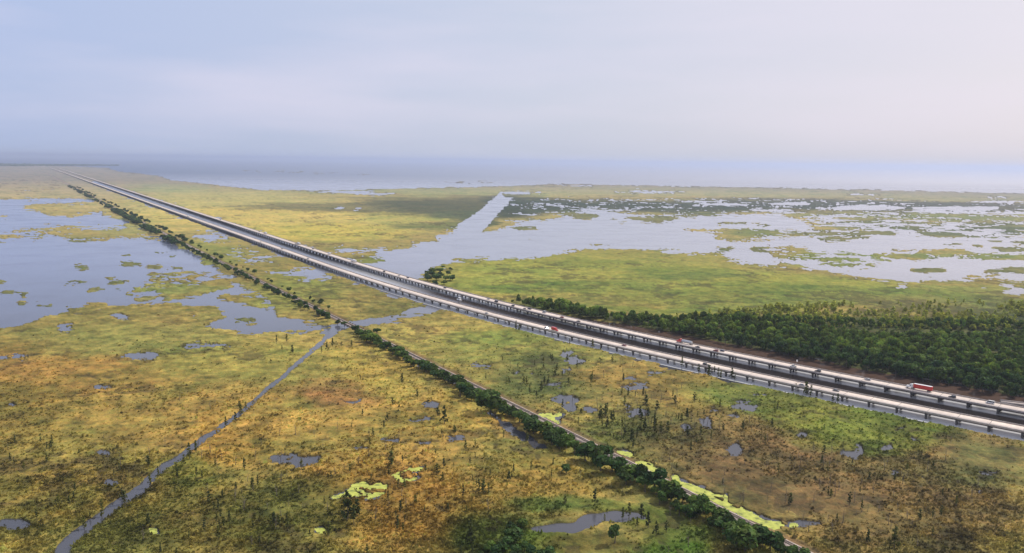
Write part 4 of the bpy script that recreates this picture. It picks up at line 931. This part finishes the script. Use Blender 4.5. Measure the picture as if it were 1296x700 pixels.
def boxtruck(cabc, boxc):
    root = empty('box_truck')
    a = MB(); a.prism([(1.6, .7), (1.6, 2.5), (2.6, 2.45), (3.1, 1.6), (4.1, 1.4), (4.2, .7)], -1.0, 1.0)
    for v in a.bm.verts: v.co = (v.co.y, v.co.x, v.co.z)
    bmesh.ops.recalc_face_normals(a.bm, faces=a.bm.faces[:]); bmesh.ops.bevel(a.bm, geom=a.bm.edges[:], offset=.08, segments=2, affect='EDGES')
    a.build('cab', PAINT[cabc], root); MB().box((0, 2.92, 2.02), (1.8, .12, .6), bev=.03).build('windscreen', M['glass'], root)
    MB().box((0, -1.2, 2.25), (2.35, 5.4, 2.5), bev=.05).build('cargo_box', PAINT[boxc], root); MB().box((0, 0, .75), (.9, 8, .25)).build('chassis', M['chassis'], root)
    for sx_ in (-1, 1): MB().box((sx_ * .8, 4.22, 1.05), (.3, .06, .2), bev=.02).build('headlight', M['lamp_clear'], root)
    wheels(root, [(sx_ * 1.0, yy) for sx_ in (-1, 1) for yy in (-2.6, 3.1)], 1.15)
    return root
def drive(o, c, px, py, lane, away, label, cat, name=None):
    x, y = at(px, py, ZT)
    # find the point of the lane on the same sight line
    yy = y
    for _ in range(6):
        k = float(slope_cos(c, yy)); x_l = float(curve(c, yy)) + lane * k; dy = math.sqrt(1 - k * k) * lane
        # match azimuth x/y
        r = x / y; best = min(np.linspace(yy * .9, yy * 1.1, 801), key=lambda q_: abs((float(curve(c, q_)) + lane * k) / (q_ + dy) - r)); yy = float(best)
    k = float(slope_cos(c, yy)); X_ = float(curve(c, yy)) + lane * k; Y_ = yy + math.sqrt(1 - k * k) * lane
    dx = (float(curve(c, yy + 1)) - float(curve(c, yy - 1))) / 2
    hd = math.atan2(-dx, 1) if away else math.atan2(-dx, 1) + math.pi
    o.location = (X_, Y_, ZT + .005); o.rotation_euler = (0, 0, hd); tag(o, label, cat)
    return o
drive(lorry('white', 'red', 13.2), CF, 1165, 492, 2.6, True, 'articulated lorry with white cab and long red trailer on the far viaduct', 'lorry')
drive(lorry('red', 'silver', 13., True), CF, 868, 434, 2.6, True, 'articulated lorry with red cab pulling a silver tank on the far viaduct', 'lorry')
drive(boxtruck('red', 'red'), CN, 702, 418, -2.2, False, 'short red box truck on the near viaduct, followed by a grey car', 'truck')
cars = [('F', 1205, 503, -1.8, 'suv', 'black', 'black car right behind the red lorry on the far viaduct'), ('F', 1253, 512, 1.8, 'van', 'white', 'white van beside the ramp merge on the far viaduct'), ('F', 1098, 484, 2.2, 'sedan', 'silver', 'silver car ahead of the red lorry on the far viaduct'),
        ('F', 1035, 471, -1.6, 'suv', 'black', 'black car between silver car and white pickup on the far viaduct'), ('F', 1004, 463, -2, 'pickup', 'white', 'white pickup left of the black car by the white sign'),
        ('F', 883, 439, -2, 'sedan', 'black', 'black saloon just behind the red cabbed tanker'), ('F', 906, 445, -2, 'suv', 'dark red', 'dark red car following the black saloon behind the tanker'), ('F', 914, 444, 2.2, 'sedan', 'dark blue', 'dark blue car beside the dark red car on the far viaduct'),
        ('N', 692, 414, -2.2, 'suv', 'grey', 'grey car close behind the short red box truck'), ('N', 790, 437, 1.6, 'sedan', 'dark red', 'dark red saloon alone on the near viaduct past the lone cypress'), ('N', 893, 461, -1.6, 'suv', 'black', 'black car by the cypress cluster on the near viaduct'),
        ('N', 1015, 488, -1.6, 'sedan', 'silver', 'silver saloon near the cypress pair on the near viaduct'), ('N', 1058, 497, 2, 'sedan', 'grey', 'grey saloon right of the silver saloon on the near viaduct'),
        ('F', 649, 388, -1.8, 'suv', 'black', 'black car ahead of two dark cars at the start of the forest'), ('F', 664, 392, -1.8, 'sedan', 'grey', 'grey saloon ahead of the dark blue pickup at the start of the forest'), ('F', 670, 392, 2, 'pickup', 'dark blue', 'dark blue pickup at the start of the forest'),
        ('F', 689, 396, 2.2, 'van', 'white', 'white van just past the start of the forest'), ('F', 711, 402, -2, 'suv', 'dark red', 'dark red car behind the white van by the forest'), ('F', 732, 406, -2, 'sedan', 'black', 'black saloon at the middle of the narrow forest strip'),
        ('F', 563, 365.5, 1.8, 'suv', 'black', 'black car above the tree clump side of the far viaduct'), ('F', 516, 352, 2, 'suv', 'dark blue', 'dark blue car where the far viaduct crosses the river'), ('F', 505, 350, 0, 'sedan', 'white', 'white saloon where the far viaduct crosses the river'), ('F', 486, 344, -2, 'van', 'grey', 'grey van at the left bank of the river crossing'),
        ('F', 628, 383, -1.8, 'van', 'black', 'black van left of the forest start on the far viaduct'), ('F', 618, 380, 1.8, 'sedan', 'silver', 'silver saloon ahead of the black van on the far viaduct'), ('F', 396, 315.5, 1.8, 'suv', 'black', 'black car between two distant white lorries'),
        ('F', 374, 308, -1.5, 'suv', 'grey', 'grey car beside the distant white lorry'), ('F', 328, 294, 1.8, 'sedan', 'black', 'black saloon far along the forest side viaduct'), ('N', 390, 326, -1.5, 'van', 'white', 'white van far along the near viaduct'), ('N', 357, 317, 1.5, 'suv', 'grey', 'grey car ahead of the distant white van'),
        ('N', 507, 367, -1.8, 'suv', 'white', 'white car on the near viaduct above the little creek'), ('N', 616, 397, -1.8, 'sedan', 'silver', 'silver saloon on the near viaduct left of the red truck'), ('N', 330, 310, -1.5, 'sedan', 'grey', 'grey saloon ahead of the farthest white lorry on the near viaduct'),
        ('F', 279, 279, 1.8, 'van', 'black', 'black van among the farthest traffic')]
for b_, px, py, ln, st, cl, lab in cars:
    drive(car(st, cl), CN if b_ == 'N' else CF, px, py, ln, b_ == 'F', lab, 'pickup' if st == 'pickup' else 'van' if st == 'van' else 'car')
drive(lorry('white', 'white', 14), CF, 448, 330, 2.4, True, 'white lorry near the spit where the far viaduct meets the river', 'lorry')
drive(boxtruck('white', 'white'), CF, 417, 321, 2.2, True, 'white box truck beside the green spit on the far viaduct', 'truck')
drive(lorry('grey', 'white', 14), CF, 378, 309, 2.4, True, 'white trailer lorry with grey cab beside a grey car far off', 'lorry')
drive(lorry('dark red', 'white', 14), CF, 336, 296, 2.4, True, 'white trailer lorry with dark red cab, the farthest lorry on the forest side viaduct', 'lorry')
drive(lorry('white', 'white', 14), CN, 238, 275, -1.8, False, 'white lorry, the farthest vehicle on the near viaduct', 'lorry')
# roadside sign
x, y = at(1006, 463, ZT); sg = empty('road_sign', (x + 3, y + 4, ZT)); tag(sg, 'white roadside sign on a slim post on the far viaduct parapet', 'sign')
MB().cyl((0, 0, 1.6), .09, 3.2).build('post', M['chrome'], sg); MB().box((0, -.1, 3.3), (1.3, .07, 1.6), bev=.02).build('panel', PAINT['white'], sg)
# workboat between the viaducts
x, y = at(581, 380, 0); bt = empty('workboat', (x, y, 0), R(35)); tag(bt, 'small white workboat with cabin moored between the two viaducts', 'boat')
a = MB(); hullp = [(-1.6, -5), (1.6, -5), (1.7, 1.5), (.9, 4), (0, 5.4), (-.9, 4), (-1.7, 1.5)]
lo = [a.bm.verts.new((q_[0] * .8, q_[1] * .94, -.2)) for q_ in hullp]; hi = [a.bm.verts.new((q_[0], q_[1], 1.0)) for q_ in hullp]
a.bm.faces.new(hi); a.bm.faces.new(lo[::-1])
for i in range(7): a.bm.faces.new((lo[i], lo[(i + 1) % 7], hi[(i + 1) % 7], hi[i]))
a.build('hull', PAINT['white'], bt); MB().box((0, -1.2, 2.2), (2.5, 3.6, 2.3), bev=.1).box((0, -1.2, 3.42), (2.9, 4.2, .14), bev=.03).build('cabin', PAINT['white'], bt)
for sx_ in (-1, 1): MB().box((sx_ * 1.26, -1.2, 2.6), (.05, 2.6, .8), bev=.02).build('window', M['glass'], bt)
MB().box((0, .62, 2.6), (2, .05, .8), bev=.02).build('windscreen', M['glass'], bt)

# ------------------------------------------------------------------ far shore woods and lake-side town (uncountable specks)
n = 2600
fl_ = np.array(farline); fa = mass(fl_[:, 0], fl_[:, 1], fl_[:, 2] / 7, fl_[:, 2] / 7 * 1.25, src)
tag(link('far_tree_line', np_mesh('far_tree_line', *fa), M['leaf']), 'hazy dark trees lining the far railway beside the lagoon', 'tree line', kind='stuff')
px = rng.uniform(-140, 150, n); py = 207.6 + (px / 100.) * 1.3 + rng.uniform(0, 3.2, n) * np.clip(1 - (px - 20) / 150, .25, 1)
X, Y = ground(*unroll(px, py)); ok = Y > 0
a_ = mass(X, Y, rng.uniform(2., 3.4, n), rng.uniform(6, 14, n), [(c_[0][:96], c_[1][:96]) for c_ in src])
tag(link('far_woods', np_mesh('far_woods', *a_), M['leaf']), 'hazy dark woods along the far left lake shore', 'woods', kind='stuff')

# ------------------------------------------------------------------ HAZE: a real layer of moist air
hz = MB(); hz.box((0, 40000, 90), (190000, 100000, 320)); ho = hz.mesh('haze')
m = bpy.data.materials.new('moist_air'); m.use_nodes = True; nt = m.node_tree; nt.nodes.remove(nt.nodes['Principled BSDF'])
DEN, ALBH = 0.6e-4, (.55, .62, .79, 1)
vs = N(nt, 'ShaderNodeVolumeScatter'); vs.inputs['Color'].default_value = ALBH; vs.inputs['Density'].default_value = DEN; vs.inputs['Anisotropy'].default_value = .3
va = N(nt, 'ShaderNodeVolumeAbsorption'); va.inputs['Color'].default_value = ALBH; va.inputs['Density'].default_value = DEN
ad = N(nt, 'ShaderNodeAddShader'); nt.links.new(vs.outputs[0], ad.inputs[0]); nt.links.new(va.outputs[0], ad.inputs[1]); nt.links.new(ad.outputs[0], nt.nodes['Material Output'].inputs['Volume'])
hob = link('haze', ho, m); tag(hob, 'thin lavender haze lying over the whole swamp and lake', kind='structure')

# ------------------------------------------------------------------ SKY, SUN, CAMERA
SUN_EL, SUN_AZ = 46, 62      # degrees; azimuth clockwise from straight ahead
wd = bpy.data.worlds.new('World'); sc.world = wd; wd.use_nodes = True; nt = wd.node_tree
bg = nt.nodes['Background']; bg.inputs['Strength'].default_value = .11
sk = N(nt, 'ShaderNodeTexSky', sky_type='NISHITA', sun_disc=False); sk.sun_elevation = R(SUN_EL); sk.sun_rotation = R(SUN_AZ); sk.air_density = 1.2; sk.dust_density = 3; sk.altitude = 150
tc = N(nt, 'ShaderNodeTexCoord'); sp = N(nt, 'ShaderNodeSeparateXYZ'); nt.links.new(tc.outputs['Generated'], sp.inputs[0])
veil = ramp(nt, sp.outputs[0], [(0.0, (4.5, 5.4, 7.9)), (.5, (6.0, 6.35, 7.6)), (1., (8.0, 7.3, 7.7))])
# the ramp input spans -1..1: shift to 0..1
mr = N(nt, 'ShaderNodeMapRange'); mr.inputs[1].default_value = -.6; mr.inputs[2].default_value = .62
nt.links.new(sp.outputs[0], mr.inputs[0]); rnode = [l for l in nt.links if l.from_node == sp and l.to_node.type == 'VALTORGB'][0]; rn = rnode.to_node; nt.links.remove(rnode); nt.links.new(mr.outputs[0], rn.inputs[0])
mp = N(nt, 'ShaderNodeMapping'); mp.inputs['Scale'].default_value = (1.3, 1.3, 8); nt.links.new(tc.outputs['Generated'], mp.inputs[0])
cn = N(nt, 'ShaderNodeTexNoise'); cn.inputs['Scale'].default_value = 1.5; cn.inputs['Detail'].default_value = 7; cn.inputs['Roughness'].default_value = .5; nt.links.new(mp.outputs[0], cn.inputs[0])
cf = ramp(nt, cn.outputs[0], [(.42, (0, 0, 0)), (.72, (1, 1, 1))])
c = mixc(nt, sk.outputs[0], veil, .82)
low = ramp(nt, sp.outputs[2], [(0., (1.0, 1.02, 1.04)), (.12, (.97, .98, 1.02)), (.3, (1., 1., 1.))])
c = mixc(nt, c, low, 1., 'MULTIPLY')
cl = N(nt, 'ShaderNodeMath', operation='MULTIPLY'); cl.inputs[1].default_value = .42; nt.links.new(cf, cl.inputs[0])
c = mixc(nt, c, (8., 7.3, 8.4), cl.outputs[0])
nt.links.new(c, bg.inputs['Color'])

sl_ = bpy.data.lights.new('sun', 'SUN'); sl_.energy = 4.; sl_.angle = R(.6); sl_.color = (1, .95, .87)
so = bpy.data.objects.new('sun', sl_); COL.objects.link(so)
so.rotation_euler = (R(90 - SUN_EL), 0, R(180 - SUN_AZ) + 0)
cam = bpy.data.cameras.new('camera'); co = bpy.data.objects.new('camera', cam); COL.objects.link(co); sc.camera = co
cam.sensor_width = 36; cam.lens = 36 * F / 1296; cam.clip_start = 1; cam.clip_end = 250000
import mathutils
Mx = mathutils.Matrix.Rotation(math.pi / 2 - PITCH, 4, 'X') @ mathutils.Matrix.Rotation(ROLL, 4, 'Z')
co.matrix_world = mathutils.Matrix.Translation((0, 0, H)) @ Mx
sc.view_settings.view_transform = 'Standard'; sc.view_settings.look = 'None'; sc.view_settings.exposure = 0; sc.view_settings.gamma = 1
sc.cycles.use_denoising = True; sc.cycles.max_bounces = 6; sc.cycles.volume_bounces = 1
